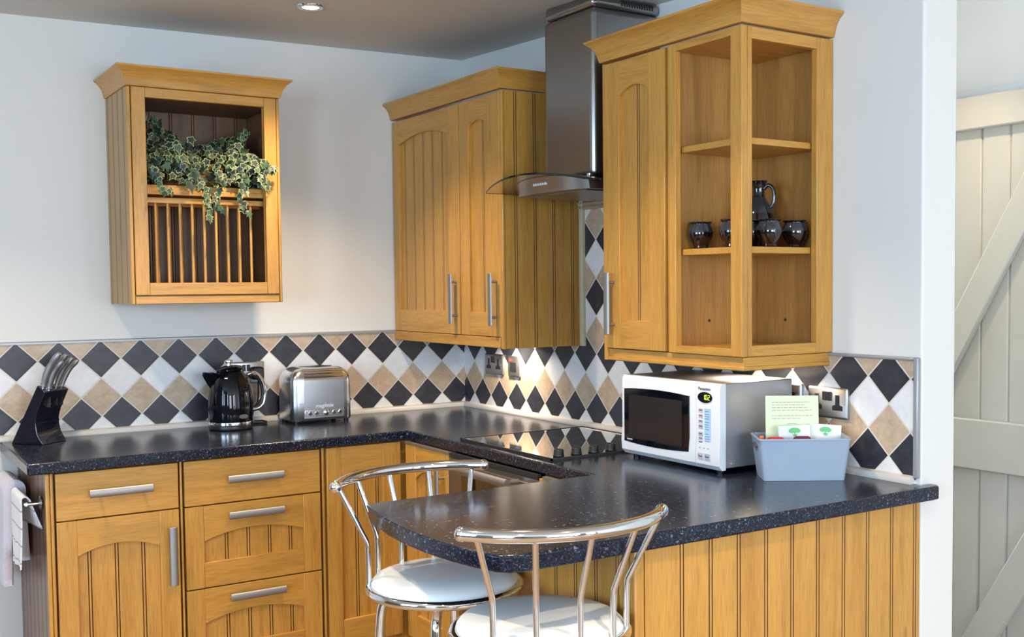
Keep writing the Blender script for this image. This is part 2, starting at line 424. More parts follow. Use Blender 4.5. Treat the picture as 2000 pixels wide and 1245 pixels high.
# left wall with two window openings
m = MB()
for y0, y1 in ((-7, -6.0), (-4.4, -3.4), (-1.8, .12)): m.box(-4.75, -4.6, y0, y1, 0, 2.5)
for y0, y1 in ((-6.0, -4.4), (-3.4, -1.8)): m.box(-4.75, -4.6, y0, y1, 0, .92); m.box(-4.75, -4.6, y0, y1, 2.18, 2.5)
struct('wall_left', m, ROOM, 'white wall with two windows')
m = MB()
m.box(-4.75, -2.7, -7.15, -7, 0, 2.5); m.box(-.5, -.05, -7.15, -7, 0, 2.5); m.box(.65, .93, -7.15, -7, 0, 2.5); m.box(-.05, .65, -7.15, -7, 2.4, 2.5); m.box(-.05, .65, -7.15, -7, 0, .5); m.box(-2.7, -.5, -7.15, -7, 0, .7); m.box(-2.7, -.5, -7.15, -7, 2.2, 2.5)
struct('wall_rear', m, ROOM, 'white wall with a wide window')
k = 1
for (a, b) in ((-3.4, -1.8), (-6.0, -4.4)):
    m = MB()
    for y in (a, (a+b)/2-.03, b-.06): m.box(-4.68, -4.62, y, y+.06, .92, 2.18)
    for z in (.92, 2.12): m.box(-4.68, -4.62, a, b, z, z+.06)
    m.box(-4.67, -4.63, a, b, 1.72, 1.75)
    struct('window_%d' % k, m, WHP, 'white framed window'); k += 1
m = MB()
for x in (-2.7, -1.98, -1.26, -.56): m.box(x, x+.06, -7.08, -7.02, .7, 2.2)
for z in (.7, 2.14): m.box(-2.7, -.5, -7.08, -7.02, z, z+.06)
struct('window_3', m, WHP, 'wide white framed window')
m = MB()
for x in (.23, .665): m.box(x, x+.045, .06, .10, .88, 2.22)
for z in (.88, 2.175): m.box(.23, .71, .06, .10, z, z+.045)
struct('window_5', m, WHP, 'small unseen window added at the end of the passage for light')  # out of view, added so daylight reaches the passage wall
m = MB()
for x in (-.05, .59): m.box(x, x+.06, -7.08, -7.02, .5, 2.4)
for z in (.5, 1.4, 2.34): m.box(-.05, .65, -7.08, -7.02, z, z+.06)
struct('window_4', m, WHP, 'narrow tall unseen window added to light the passage')  # out of view, added to shine down the passage

# door behind, with its ledges and braces
m = MB(); W0, W1 = -2.75, -1.45
y = -2.75; i = 0
door = thing('door_1', 'sage grey boarded door with ledges and a diagonal brace', 'door', (.72, -2.1, 0))
door['kind'] = 'structure'
bw = .0975
edges = [-1.5725-bw*i for i in range(0, 11)]
for a in edges[:-1]: m.box(.735, .765, a-bw+.002, a-.002, .01, 1.97, 0)
m.box(.74, .76, edges[-1], edges[0], .01, 1.97, 0)
m.build('boards', DOORP, door, bevel=.004, seg=1)
m = MB()
for z0, z1 in ((1.88, 1.98), (.827, .984), (.05, .21)): m.box(.71, .735, edges[-1], edges[0], z0, z1)
m.build('ledge', DOORP, door, bevel=.004, seg=1)
for (zb, zt) in ((.984, 1.88), (.21, .827)):
    # brace rises towards the camera side
    sl = (1.722-1.266)/.258
    m = MB(); hgt = .19
    if zb > .9:
        def yy(z): return -1.853-(z-1.266)/sl       # upper edge of the brace
        def yl(z): return -1.853-(z-1.085)/sl
    else:
        def yy(z): return -2.122-(z-.645)/sl
        def yl(z): return -2.122-(z-.455)/sl
    poly = [(yy(zb), zb), (yy(zt), zt), (yl(zt), zt), (yl(zb), zb)]
    m.prism(poly, .712, .735, 0, lambda u, v, w: (w, u, v)); m.build('brace', DOORP, door, bevel=.004, seg=1)
m = MB(); m.box(.785, .81, -2.75, -1.50, 1.985, 2.012); m.box(.785, .81, -1.565, -1.50, 0, 1.985)
struct('trim_1', m, WHP, 'white door frame head above the boarded door')

# ------------------------------------------------------------------ tiled splashbacks and trims
m = MB(); m.box(-2.35, 0, -.008, 0, .91, 1.233)
tag(m.build('tiled_splashback', TB), 'splashback of black, white and tan diamond tiles on the back wall', 'splashback')
m = MB(); m.prism([(.008, .91), (2.300, .91), (2.300, 1.218), (1.48, 1.218), (1.48, 1.70), (.86, 1.70), (.86, 1.233), (.008, 1.233)], 0, .008, 0, lambda u, v, w: (-w, -u, v))
tag(m.build('tiled_splashback', TR), 'splashback of black, white and tan diamond tiles on the right wall behind the hob', 'splashback')
m = MB(); m.sweep([(-2.35, -.002), (-.008, -.002)], [(0, 1.230), (.011, 1.230), (.011, 1.236), (.008, 1.239), (0, 1.239)])
tag(m.build('tile_edge_trim', GREYT), 'thin grey edge trim along the top of the back wall tiles', 'trim')
m = MB(); m.box(-.012, 0, -2.307, -1.48, 1.216, 1.225); m.box(-.013, 0, -2.312, -2.298, .925, 1.225)
tag(m.build('tile_edge_trim', GREYT, bevel=.003), 'grey edge trim round the tiles at the end of the right wall', 'trim')
m = MB()
bead = [(0, .910), (.016, .910), (.017, .917), (.013, .926), (.004, .930), (0, .930)]
m.sweep([(-2.0, -.008), (-.008, -.008), (-.008, -2.30)], bead)
tag(m.build('worktop_bead', CREAM), 'white quadrant bead sealing the worktop against the tiles', 'trim')
m = MB()
pr = [(0, 0), (0, .006), (.008, .014), (.016, .010), (.024, .016), (.031, .008), (.033, 0)]
m.prism([(-.862-b, a) for b, a in pr], 1.197, 1.708, 0, lambda u, v, w: (-v-.004, u, w))
m.prism([(1.708-b, a) for b, a in pr], .862, 1.436, 0, lambda u, v, w: (-v-.004, -w, u))
tag(m.build('tile_border_moulding', BEIGE), 'beige moulded border framing the tall tile panel under the hood', 'trim')

# ------------------------------------------------------------------ joinery helpers
def grooves(a, b, first, pitch, gap=.0085):
    o = []; c = first
    while c < b-.004:
        for q in (c-gap/2, c+gap/2):
            if a+.003 < q < b-.003: o.append(q)
        c += pitch
    return o
def beadboard(mb, T, u0, u1, v0, v1, w, th, gs, m=0, mg=1, gw=.0032, gd=.0026):
    """panel whose face (at w) carries narrow V grooves"""
    poly = [(u0, w-th), (u1, w-th), (u1, w)]; sm = [m, m]
    for g in sorted(gs, reverse=True):
        poly += [(g+gw/2, w), (g, w-gd), (g-gw/2, w)]; sm += [m, mg, mg]
    poly.append((u0, w)); sm += [m, m]
    mb.prism(poly, v0, v1, m, lambda a, b, c: T(a, c, b), side_m=sm)
def arch_pts(a, b, spring, apex, n=14):
    h = apex-spring; c = (b-a)/2; rad = (c*c+h*h)/(2*h); cx = (a+b)/2; cy = apex-rad
    t0 = math.atan2(spring-cy, a-cx); t1 = math.atan2(spring-cy, b-cx)
    return [(cx+rad*math.cos(t0+(t1-t0)*i/n), cy+rad*math.sin(t0+(t1-t0)*i/n)) for i in range(n+1)]
def door_front(parent, name, T, u0, u1, v0, v1, op, H, pitch=.078, first=None, th=.02):
    """op = (ou0, ou1, ov0, spring, apex) or None for a plain slab; H = horizontal grain material"""
    m = MB()
    if op is None:
        m.box(u0, u1, v0, v1, 0, th, 1, T)
    else:
        a, b, c, sp, ap = op; RV = .0008
        m.box(u0, a, v0, v1, 0, th, 0, T); m.box(b, u1, v0, v1, 0, th, 0, T)
        m.box(a, b, v0, c, 0, th-RV, 1, T)
        m.prism(arch_pts(a, b, sp, ap)+[(b, v1), (a, v1)], 0, th-RV, 1, T)
    d = m.build(name, [WZ, H], parent, bevel=.0015)
    if op:
        p = MB(); f = first if first is not None else a+.055
        beadboard(p, T, a-.004, b+.004, c-.004, ap+.006, th-.011, .006, grooves(a, b, f, pitch), 0, 1)
        p.build('panel', [WZ, WG], d)
    return d
def bar_handle(parent, T, p0, p1, w0, horizontal=True, r=.0095):
    """flat-backed bow handle with two posts, from (u,v) p0 to p1"""
    m = MB(); L = (p1[0]-p0[0]) if horizontal else (p1[1]-p0[1]); n = 12
    prof = [(.0125*(1 if a > 0 else -1 if a < 0 else 0)*min(1, abs(math.sin(R(a)))**.8), .0065*math.cos(R(a))) for a in range(-90, 91, 15)]
    rings = []
    for t in (0, L):
        rings.append([(p0[0]+t, p0[1]+a, w0+.026+b) if horizontal else (p0[0]+a, p0[1]+t, w0+.026+b) for a, b in prof])
    m.loft([[tuple(p) for p in r_] for r_ in rings], 0, T)
    for q in (.16, .84):
        c = (p0[0]+L*q, p0[1]) if horizontal else (p0[0], p0[1]+L*q)
        m.tube([(c[0], c[1], w0-.001), (c[0], c[1], w0+.0275)], .0045, 10, 0, T)
    return m.build('handle', NICKEL, parent, bevel=.001)
CR = [(0, 0), (.004, .001), (.006, .008), (.008, .018), (.013, .032), (.022, .045), (.034, .055), (.037, .057), (.037, .063), (-.012, .063), (-.012, 0)]
def cornice(name, parent, path, z0, mats, label=None):
    m = MB(); m.sweep(path, [(o, z0+z) for o, z in CR], mats=mats)
    o = m.build(name, [WX, WY], parent, bevel=.0008); return o

# ------------------------------------------------------------------ plate rack wall cabinet (left)
X0, X1, Y0, Z0, Z1 = -1.405, -.900, -.318, 1.362, 2.068
t = thing('plate_rack_cabinet', 'oak wall cabinet with open front, plate rack and ivy, on the back wall', 'cabinet', ((X0+X1)/2, 0, Z0))
m = MB()
T = FW(X0+.016, 0)      # left side, face to -x: u from wall to front
beadboard(m, T, .001, -Y0-.022, Z0, Z1, .016, .016, grooves(0, .30, .03, .0775), 0, 1)
m.build('side_panel', [WS, WG], t)
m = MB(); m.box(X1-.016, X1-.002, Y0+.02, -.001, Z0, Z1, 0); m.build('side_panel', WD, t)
m = MB(); m.box(X0+.016, X1-.016, Y0+.022, -.001, Z0+.028, Z0+.044, 0); m.build('bottom_panel', WX, t); m = MB(); m.box(X0+.016, X1-.016, Y0+.022, -.001, Z1-.03, Z1-.014, 0)
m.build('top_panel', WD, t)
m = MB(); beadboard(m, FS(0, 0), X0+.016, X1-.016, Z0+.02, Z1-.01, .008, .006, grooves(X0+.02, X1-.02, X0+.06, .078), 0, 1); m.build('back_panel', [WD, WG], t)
m = MB(); T = FS(0, Y0+.02)
a, b, c, d_ = -1.348, -.954, 1.432, 2.036
m.box(X0+.013, a, Z0+.030, Z1, 0, .02, 0, T); m.box(b, X1-.012, Z0+.030, Z1, 0, .02, 0, T)
m.box(a, b, Z0+.030, c, 0, .0195, 1, T); m.box(a, b, d_, Z1, 0, .0195, 1, T)
m.build('front_frame', [WZ, WX], t, bevel=.0015)
m = MB(); m.box(X0, X0+.011, Z0, Z1, -.002, .018, 0, T); m.box(X1-.010, X1, Z0, Z1, -.002, .018, 0, T)
m.box(X0+.012, X1-.011, Z0, Z0+.027, -.002, .016, 1, T); m.build('corner_post', [WZ, WX], t, bevel=.0025)
m = MB(); m.box(X0+.016, X1-.016, -.285, -.01, 1.737, 1.757, 0); m.box(X0+.016, X1-.016, -.290, -.274, 1.724, 1.7405, 0); m.build('shelf', WX, t, bevel=.002)
for y in (-.268, -.13):
    for z0, z1 in ((1.697, 1.716), (1.408, 1.428)):
        m = MB(); m.box(X0+.016, X1-.016, y-.009, y+.009, z0, z1); m.build('rack_rail', WX, t, bevel=.002)
for y, n0 in ((-.268, 9), (-.13, 9)):
    for i in range(n0):
        x = -1.313+.04*i
        m = MB(); m.tube([(x, y, 1.427), (x, y, 1.698)], .0048, 10); m.build('dowel', WZ, t)
cornice('cornice', t, [(X0, 0), (X0, Y0-.002), (X1, Y0-.002), (X1, 0)][::1], Z1+.001, [1, 0, 1])

# ivy in its basket
iv = thing('potted_ivy', 'variegated ivy trailing from a wicker basket on the plate rack shelf', 'plant', (-1.15, -.16, 1.757))
m = MB()
for kx in range(9):
    rings = [[(-1.15+(.115+.004*kx/2)*(1+.02*((kx+j) % 2))*math.cos(2*math.pi*j/40), -.165+(.07+.002*kx)*(1+.03*((kx+j) % 2))*math.sin(2*math.pi*j/40), 1.7575+kx*.009+dz) for j in range(40)] for dz in (0, .0085)]
    m.loft(rings)
m.build('basket', WICK, iv)
def leaf(mg, mc, c, nrm, up, size, fold=.15, bright=0):
    n_ = Vector(nrm).normalized(); u = Vector(up); u = (u-n_*u.dot(n_)).normalized(); s_ = n_.cross(u)
    outline = [(0, -.30), (.22, -.42), (.46, -.30), (.40, -.02), (.62, .22), (.30, .26), (.14, .52), (0, .95), (-.14, .52), (-.30, .26), (-.62, .22), (-.40, -.02), (-.46, -.30), (-.22, -.42)]
    cc = Vector(c)
    def P(x, y, k): 
        z = -fold*(abs(x)*.9 + max(0, y)**2*.5)
        return tuple(cc+(s_*x*k+u*y*k)*size*.5+n_*z*size*.5)
    n = len(outline); inner = [(x*.80, y*.82+.02) for x, y in outline]
    vo = [P(x, y, 1) for x, y in outline]; vi = [P(x, y, 1) for x, y in inner]
    mg.add(vo+vi, [(i, (i+1) % n, n+(i+1) % n, n+i) for i in range(n)], 2 if random.random() < .6 else 1)
    mg.add([P(0, .02, 1)]+vi, [(0, 1+i, 1+(i+1) % n) for i in range(n)], bright)
rng = random.Random(11); mg = MB(); ms = MB()
def ltop(x):   # mound height profile
    return 1.908+.065*math.exp(-((x+1.27)/.06)**2)+.035*math.exp(-((x+1.02)/.08)**2)-.008*math.exp(-((x+1.15)/.03)**2)-.10*max(0, (x+.99)/.06)
for i in range(430):
    x = rng.uniform(-1.342, -.955); zt = min(ltop(x), 1.965); tt = rng.random()**.75
    z = 1.765+(zt-1.765)*tt
    if -1.205 < x < -1.075 and z < 1.83 and rng.random() < .6: continue
    y = -.30+.02*rng.random() if tt < .55 else -.29+.17*((tt-.55)/.45)+rng.uniform(-.03, .03)
    y = min(-.06, y)+rng.uniform(-.03, .03); y = max(-.345, y) if z > 1.77 else y
    if y < -.33: x = max(-1.338, min(-.968, x))
    big = rng.random() < .1
    leaf(mg, None, (x, y, z), (rng.uniform(-.7, .5), -1, rng.uniform(-.2, .9)), (rng.uniform(-.7, .7), rng.uniform(-.3, 0), rng.uniform(-1, .5)), rng.uniform(.036, .054)*(1.35 if big else 1), rng.uniform(.1, .5), 1 if rng.random() < .35 else 0)
strands = [[(-1.20, -.29, 1.80), (-1.185, -.335, 1.775), (-1.17, -.345, 1.735), (-1.155, -.345, 1.70), (-1.150, -.342, 1.655)],
           [(-1.12, -.29, 1.80), (-1.10, -.338, 1.79), (-1.115, -.345, 1.745), (-1.13, -.345, 1.70), (-1.12, -.342, 1.67)],
           [(-1.04, -.29, 1.80), (-1.035, -.335, 1.79), (-1.040, -.342, 1.755), (-1.045, -.342, 1.72), (-1.035, -.338, 1.665)],
           [(-1.33, -.29, 1.82), (-1.325, -.335, 1.80), (-1.315, -.34, 1.765), (-1.30, -.34, 1.735), (-1.29, -.34, 1.725)],
           [(-.99, -.29, 1.86), (-.975, -.335, 1.85), (-.955, -.35, 1.83), (-.945, -.35, 1.82), (-.94, -.35, 1.815)],
           [(-.99, -.29, 1.84), (-.98, -.335, 1.82), (-.975, -.345, 1.79), (-.97, -.345, 1.77), (-.968, -.345, 1.765)],
           [(-1.30, -.14, 1.84), (-1.31, -.15, 1.93), (-1.32, -.16, 1.96), (-1.325, -.17, 1.985), (-1.33, -.17, 1.995)],
           [(-1.25, -.14, 1.84), (-1.27, -.17, 1.93), (-1.28, -.18, 1.95), (-1.285, -.19, 1.97), (-1.29, -.19, 1.975)],
           [(-1.0, -.14, 1.84), (-1.0, -.17, 1.91), (-.99, -.18, 1.935), (-.985, -.19, 1.95), (-.98, -.19, 1.955)]]
for st in strands:
    p = catmull(st, 5); ms.tube([(-1.15+(p[0].x+1.15)*.5, -.17, 1.80)]+[tuple(q) for q in p], .0012, 6)
    for k, q in enumerate(p[::2]):
        for _ in range(2):
            leaf(mg, None, (q.x+rng.uniform(-.014, .014), q.y+rng.uniform(-.012, 0), q.z+rng.uniform(-.01, .01)), (rng.uniform(-.5, .4), -1, rng.uniform(-.1, .6)), (rng.uniform(-.7, .7), 0, -1 if st[-1][2] < 1.84 else 1), rng.uniform(.034, .046), .3, 1 if rng.random() < .5 else 0)
for (x, z, s_) in ((-1.215, 1.755, .072), (-1.20, 1.79, .062), (-1.245, 1.90, .06), (-1.19, 1.915, .056), (-1.03, 1.905, .055), (-1.035, 1.75, .05), (-1.0, 1.84, .052), (-1.30, 1.87, .055)):
    leaf(mg, None, (x, -.347, z) if z < 1.85 else (x, -.27, z), (rng.uniform(-.3, .2), -1, .25), (rng.uniform(-.3, .3), 0, -1), s_, .25, 0)
mg.build('foliage', [LEAFG, LEAFG2, LEAFC], iv, merge=False, angle=60); ms.build('stem', STEM, iv)

# ------------------------------------------------------------------ middle wall cabinet (two doors, facing -x)
XF = -.325; YE = -.857; ZB, ZT, ZP = 1.235, 2.072, 1.197
t = thing('wall_cabinet', 'oak two-door wall cabinet in the corner left of the cooker hood', 'cabinet', (XF/2, YE/2, ZP))
m = MB(); m.box(XF+.021, -.009, YE+.0185, -.010, ZB+.0, ZT, 0); m.build('carcass', WG, t)
m = MB(); T = FS(0, YE+.018)
beadboard(m, T, XF+.012, -.009, ZP, ZT, .018, .018, grooves(XF+.02, -.01, XF+.055, .0775), 0, 1)
m.build('end_panel', [WZ, WG], t)
m = MB(); m.box(XF+.001, XF+.0115, YE-.001, YE+.018, ZP-.002, ZT, 0); m.build('corner_post', WZ, t, bevel=.0025)
T = FW(XF+.02, 0)
d = door_front(t, 'door', T, .011, .556, ZB+.002, ZT-.004, (.063, .476, 1.322, 1.972, 2.001), WY, first=.10)
bar_handle(d, T, (.529, 1.277), (.529, 1.456), .02, False)
d = door_front(t, 'door', T, .561, .842, ZB+.002, ZT-.004, (.628, .762, 1.320, 1.968, 1.993), WY, first=.715, pitch=.5)
bar_handle(d, T, (.815, 1.275), (.815, 1.455), .02, False)
m = MB(); m.sweep([(XF+.012, -.010), (XF+.012, YE+.019)][::-1], [(-.0, ZP+.002), (0, ZB), (-.015, ZB), (-.015, ZP+.002)]); m.build('pelmet', WY, t, bevel=.002)
cornice('cornice', t, [(XF, -.002), (XF, YE), (-.002, YE)], ZT+.005, [1, 0])

# ------------------------------------------------------------------ right wall cabinet and open end shelves
XR = -.33; YA, YM, YB = -1.437, -1.742, -2.027; ZB, ZT, ZP = 1.224, 2.055, 1.190
t = thing('wall_cabinet', 'narrow one-door oak wall cabinet right of the cooker hood', 'cabinet', (XR/2, -1.59, ZP))
m = MB(); m.box(XR+.021, -.001, YM, YA-.016, ZB, ZT); m.build('carcass', WG, t)
m = MB(); m.box(XR+.004, -.001, YA-.015, YA, ZP, ZT); m.build('side_panel', WZ, t, bevel=.002)
T = FW(XR+.02, 0)
d = door_front(t, 'door', T, 1.455, 1.725, ZB+.003, ZT-.004, (1.520, 1.657, 1.310, 1.952, 1.974), WY, first=1.598, pitch=.5)
bar_handle(d, T, (1.492, 1.268), (1.492, 1.447), .02, False)
m = MB(); m.box(XR+.008, XR+.022, YM, YM+.014, ZB+.001, ZT-.001); m.build('corner_post', WZ, t, bevel=.002)
t = thing('open_shelf_unit', 'oak open-fronted corner shelf unit holding dark pottery', 'shelf unit', (XR/2, -1.885, ZP))
m = MB(); m.box(XR+.021, -.018, YM-.017, YM-.002, ZB, ZT); m.build('side_panel', WI, t)
m = MB(); m.box(-.017, -.002, YB+.018, YM-.003, ZB, ZT); m.build('back_panel', WI, t)
for z in (ZB+.001, 1.489, 1.765, ZT-.02):
    m = MB(); m.box(XR+(.022 if z in (ZB+.001, ZT-.02) else .028), -.018, YB+(.021 if z in (ZB+.001, ZT-.02) else .024), YM-.018, z, z+.017); m.build('shelf', WX, t, bevel=.0015)
m = MB()
# left front frame (faces -x)
m.box(1.744, 1.771, ZB+.002, ZT-.002, 0, .02, 0, T); m.box(1.986, -YB, ZB+.002, ZT-.002, .0, .02, 0, T)
m.box(1.771, 1.986, ZB+.002, ZB+.022, 0, .0195, 1, T); m.box(1.771, 1.986, ZT-.022, ZT-.002, 0, .0195, 1, T)
# end frame (faces -y)
T2 = FS(0, YB+.02)
m.box(XR+.0205, XR+.036, ZB+.002, ZT-.002, 0, .02, 0, T2); m.box(-.062, -.001, ZB+.002, ZT-.002, 0, .02, 0, T2)
m.box(XR+.036, -.062, ZB+.002, ZB+.03, 0, .0195, 2, T2); m.box(XR+.036, -.062, ZT-.032, ZT-.002, 0, .0195, 2, T2)
m.build('front_frame', [WZ, WY, WX], t, bevel=.0015)
m = MB(); m.tube([(-.0185, -1.87, 1.31), (-.0165, -1.87, 1.31)], .004, 12); m.build('screw_cap', MATTBLK, t)
m = MB(); m.tube([(-.2, YM-.0185, 1.31), (-.2, YM-.0165, 1.31)], .004, 12); m.build('screw_cap', MATTBLK, t)
o = cornice('cornice', None, [(-.002, YA), (XR, YA), (XR, YB), (-.002, YB)], ZT+.003, [0, 1, 0])
tag(o, 'oak cornice moulding crowning the right hand wall cabinet and open shelves', 'cornice')
m = MB(); m.sweep([(XR+.010, YA-.0165), (XR+.010, YB+.006), (-.002, YB+.006)], [(0, ZP), (.004, ZP+.002), (.004, ZP+.010), (0, ZP+.012), (0, ZB+.0005), (-.018, ZB+.0005), (-.018, ZP)], mats=[1, 0])
tag(m.build('light_pelmet', [WX, WY], bevel=.001), 'oak pelmet strip under the right hand cabinet and open shelves', 'pelmet')

# pottery
def cup_mesh():
    m = MB(); k = 1.0
    pr = [(0, .004), (.013, .003), (.0155, 0), (.018, 0), (.019, .003), (.017, .008), (.0185, .012), (.024, .022), (.0275, .034), (.0285, .044), (.0265, .055), (.0225, .064), (.0225, .067), (.0265, .071), (.0262, .0725), (.0235, .071), (.0205, .066), (.022, .058), (.025, .046), (.024, .034), (.018, .018), (0, .013)]
    m.lathe([(r_*1.2, z_) for r_, z_ in pr], 40); return m
zc = 1.5063
c0 = None
for (x, y, lab) in ((-.259, -1.792, 'dark glazed pottery cup at the left end of the open shelf'), (-.262, -1.920, 'dark glazed pottery cup half hidden behind the shelf post'),
                    (-.181, -1.972, 'dark glazed pottery cup in front of the jug, right of the shelf post'), (-.074, -1.960, 'dark glazed pottery cup at the right end of the open shelf'),
                    (-.187, -1.911, 'dark glazed pottery cup beside the jug, mostly hidden by the post')):
    if c0 is None:
        c0 = cup_mesh().build('pottery_cup', CUPG); o = c0
    else:
        o = c0.copy(); C.objects.link(o)
    o.location = (x, y, zc); tag(o, lab, 'cup', 'pottery cups on the open shelf')
t = thing('pottery_jug', 'tall dark glazed pottery jug with a handle behind the cups', 'jug', (-.110, -1.860, zc), R(-62), local=True)
m = MB(); pr = [(0, .003), (.030, 0), (.034, .003), (.036, .012), (.0445, .035), (.048, .06), (.046, .085), (.038, .108), (.026, .127), (.0185, .140), (.0165, .150), (.017, .165), (.020, .176), (.0245, .183), (.0235, .1845), (.019, .178), (.0145, .165), (.013, .15), (0, .12)]
m.lathe(pr, 40); m.build('body', JUGG, t)
m = MB(); m.tube([tuple(q) for q in catmull([(.0155, 0, .162), (.028, 0, .172), (.041, 0, .162), (.044, 0, .140), (.040, 0, .118), (.033, 0, .112)], 5)], .0052, 10); m.build('handle', JUGG, t)

# ------------------------------------------------------------------ under-cabinet lamps
def cab_lamp(x, y, z, e, lab):
    t = thing('cabinet_lamp', lab, 'light', (x, y, z), local=True)
    m = MB(); m.lathe([(.033, -.012), (.034, -.010), (.034, 0), (0, 0)], 28); m.lathe([(.033, -.012), (.027, -.0125), (.026, -.009), (.027, -.009)], 28) if 0 else None; m.build('housing', NICKEL, t)
    m = MB(); m.lathe([(0, -.0135), (.026, -.0135), (.026, -.0121), (0, -.0121)], 24); m.build('lens', BULB, t)
    l = bpy.data.lights.new('cabinet_lamp_light', 'AREA'); l.shape = 'DISK'; l.size = .05; l.energy = e; l.color = (1, .80, .58); l.spread = R(150)
    o = bpy.data.objects.new('cabinet_lamp_light', l); C.objects.link(o); o.parent = t; o.location = (0, 0, -.016)
cab_lamp(-.10, -.47, 1.2345, 2.9, 'round warm lamp under the corner wall cabinet')
cab_lamp(-.13, -1.84, 1.2235, 2.6, 'round warm lamp under the open shelf unit, above the microwave')

# ------------------------------------------------------------------ cooker hood
t = thing('cooker_hood', 'stainless steel chimney cooker hood with a curved glass canopy', 'cooker hood', (0, -1.174, 1.70))
yc0, yc1, xf = -1.313, -1.035, -.27
m = MB(); m.box(xf, -.001, yc0, yc1, 1.745, 2.262); m.build('chimney', STEELD, t, bevel=.020, seg=6)
m = MB()
prs = [(xf+.003, yc0+.003), (-.001, yc0+.003), (-.001, yc1-.003), (xf+.003, yc1-.003)]
m.loft([[(x, y, 2.262) for x, y in prs], [(x, y, cz(x, y)-.002) for x, y in prs]]); ch = m.build('upper_chimney', STEELD, t, bevel=.018, seg=6)
m = MB()
for i in range(13):
    x = -.155+i*.0100; m.box(x-.0022, x+.0022, yc0+.0012, yc0+.006, 2.262+.012, 2.262+.030)
m.build('vent_slots', GAP, ch)
yc = -1.149; hw = .284
def gz(y): return 1.751-.031*((y-yc)/hw)**2
def gx(y): return -.392-.045*(1-((y-yc)/hw)**2)
top = []; N = 24
vs = []; fs = []
for i in range(N+1):
    y = yc-hw+2*hw*i/N
    for x in (gx(y), (gx(y)-.01)*.5, -.012):
        vs += [(x, y, gz(y)+.006), (x, y, gz(y))]
q = 6
for i in range(N):
    a = i*q; b = a+q
    fs += [(a, b, b+2, a+2), (a+2, b+2, b+4, a+4), (a+1, a+3, b+3, b+1), (a+3, a+5, b+5, b+3), (a, a+1, b+1, b), (a+4, b+4, b+5, a+5)]
for a in (0, N*q): fs += [(a, a+2, a+3, a+1), (a+2, a+4, a+5, a+3)]
mi = []
for i in range(N): mi += [0, 0, 0, 0, 1, 0]
mi += [1]*4
m = MB(); m.add(vs, fs, mi); m.build('glass_canopy', [HGLASS, GEDGE], t, angle=60)
# body below the glass
m = MB(); by0, by1 = -1.385, -.985; xb = -.372
rings = []
n = 16
poly = [(by1, 1.748), (by1-.004, 1.700)]
def bt(y): return gz(y)-.001
lo = []; hi = []
vs = []; fs = []
for i in range(n+1):
    y = by0+(by1-by0)*i/n; f = abs((y-(by0+by1)/2)/((by1-by0)/2)); x = xb+.03*f**4
    ins = .014*0
    vs += [(x, y, bt(y)), (x+.006, y, 1.700), (-.002, y, bt(y)), (-.002, y, 1.700)]
for i in range(n):
    a = i*4; b = a+4; fs += [(a, b, b+1, a+1), (a, a+2, b+2, b), (a+1, b+1, b+3, a+3), (a+2, a+3, b+3, b+2)]
fs += [(0, 1, 3, 2), (n*4, n*4+2, n*4+3, n*4+1)]
m.add(vs, fs); body = m.build('body', STEEL, t, angle=50)
m = MB()
for i in range(6):
    m = MB(); m.tube([(xb-.003, -1.135-.013*i, 1.727), (xb+.003, -1.135-.013*i, 1.727)], .0042, 10); m.build('control_button', WHP, body)
m = MB(); m.box(xb+.045, -.05, by0+.03, by1-.03, 1.6965, 1.6995); m.build('grease_filter', STEEL, body)
m = MB()
for yk in (yc0-.02, yc1+.02):
    m = MB(); m.tube([(-.30, yk, gz(yk)+.006), (-.30, yk, gz(yk)+.012)], .009, 14); m.build('glass_fixing', CHROME, t)

# ------------------------------------------------------------------ base cabinets
YF = -.575; XFb = -.575; ZW = .874; ZK = .19
T = FS(0, YF+.02)
def base_carcass(t, x0, x1, y0, y1, z0=.15, z1=ZW, mat=WX):
    m = MB(); m.box(x0, x1, y0, y1, z0, z1); return m.build('carcass', WG, t)  # carcass coloured dark so the gaps between fronts look shaded
# end panel of the left run
t = thing('cabinet_end_panel', 'reeded oak end panel closing the left end of the base cabinets', 'panel', (-1.72, -.28, 0))
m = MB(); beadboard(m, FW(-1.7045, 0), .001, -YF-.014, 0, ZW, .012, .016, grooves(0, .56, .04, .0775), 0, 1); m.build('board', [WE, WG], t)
m = MB(); m.box(-1.7195, -1.7080, YF-.001, YF+.013, 0, ZW); m.box(-1.7070, -1.6975, YF+.001, YF+.013, 0, ZW); m.build('corner_post', WZ, t, bevel=.003)
def gapline(t, x0, x1): pass
t = thing('base_cabinet', 'oak base cabinet with one drawer over an arched door, at the left end', 'cabinet', (-1.52, -.28, 0))
base_carcass(t, -1.6965, -1.333, YF+.022, -.010)
d = door_front(t, 'drawer', T, -1.692, -1.341, .730, .871, None, WX); bar_handle(d, T, (-1.604, .806), (-1.422, .806), .02)
d = door_front(t, 'door', T, -1.692, -1.341, ZK, .726, (-1.637, -1.399, .275, .617, .645), WX, first=-1.603, pitch=.0775); bar_handle(d, T, (-1.366, .493), (-1.366, .676), .02, False)
m = MB(); m.box(-1.7, -1.334, YF+.05, YF+.066, 0, .148); m.build('plinth', WX, t)
m = MB(); m.box(-1.3350, -1.3285, YF+.003, YF+.0215, .15, ZW); m.build('bead_strip', WZ, t, bevel=.0015)
t = thing('drawer_cabinet', 'oak base cabinet with three drawers', 'cabinet', (-1.1, -.28, 0))
base_carcass(t, -1.331, -.867, YF+.022, -.010)
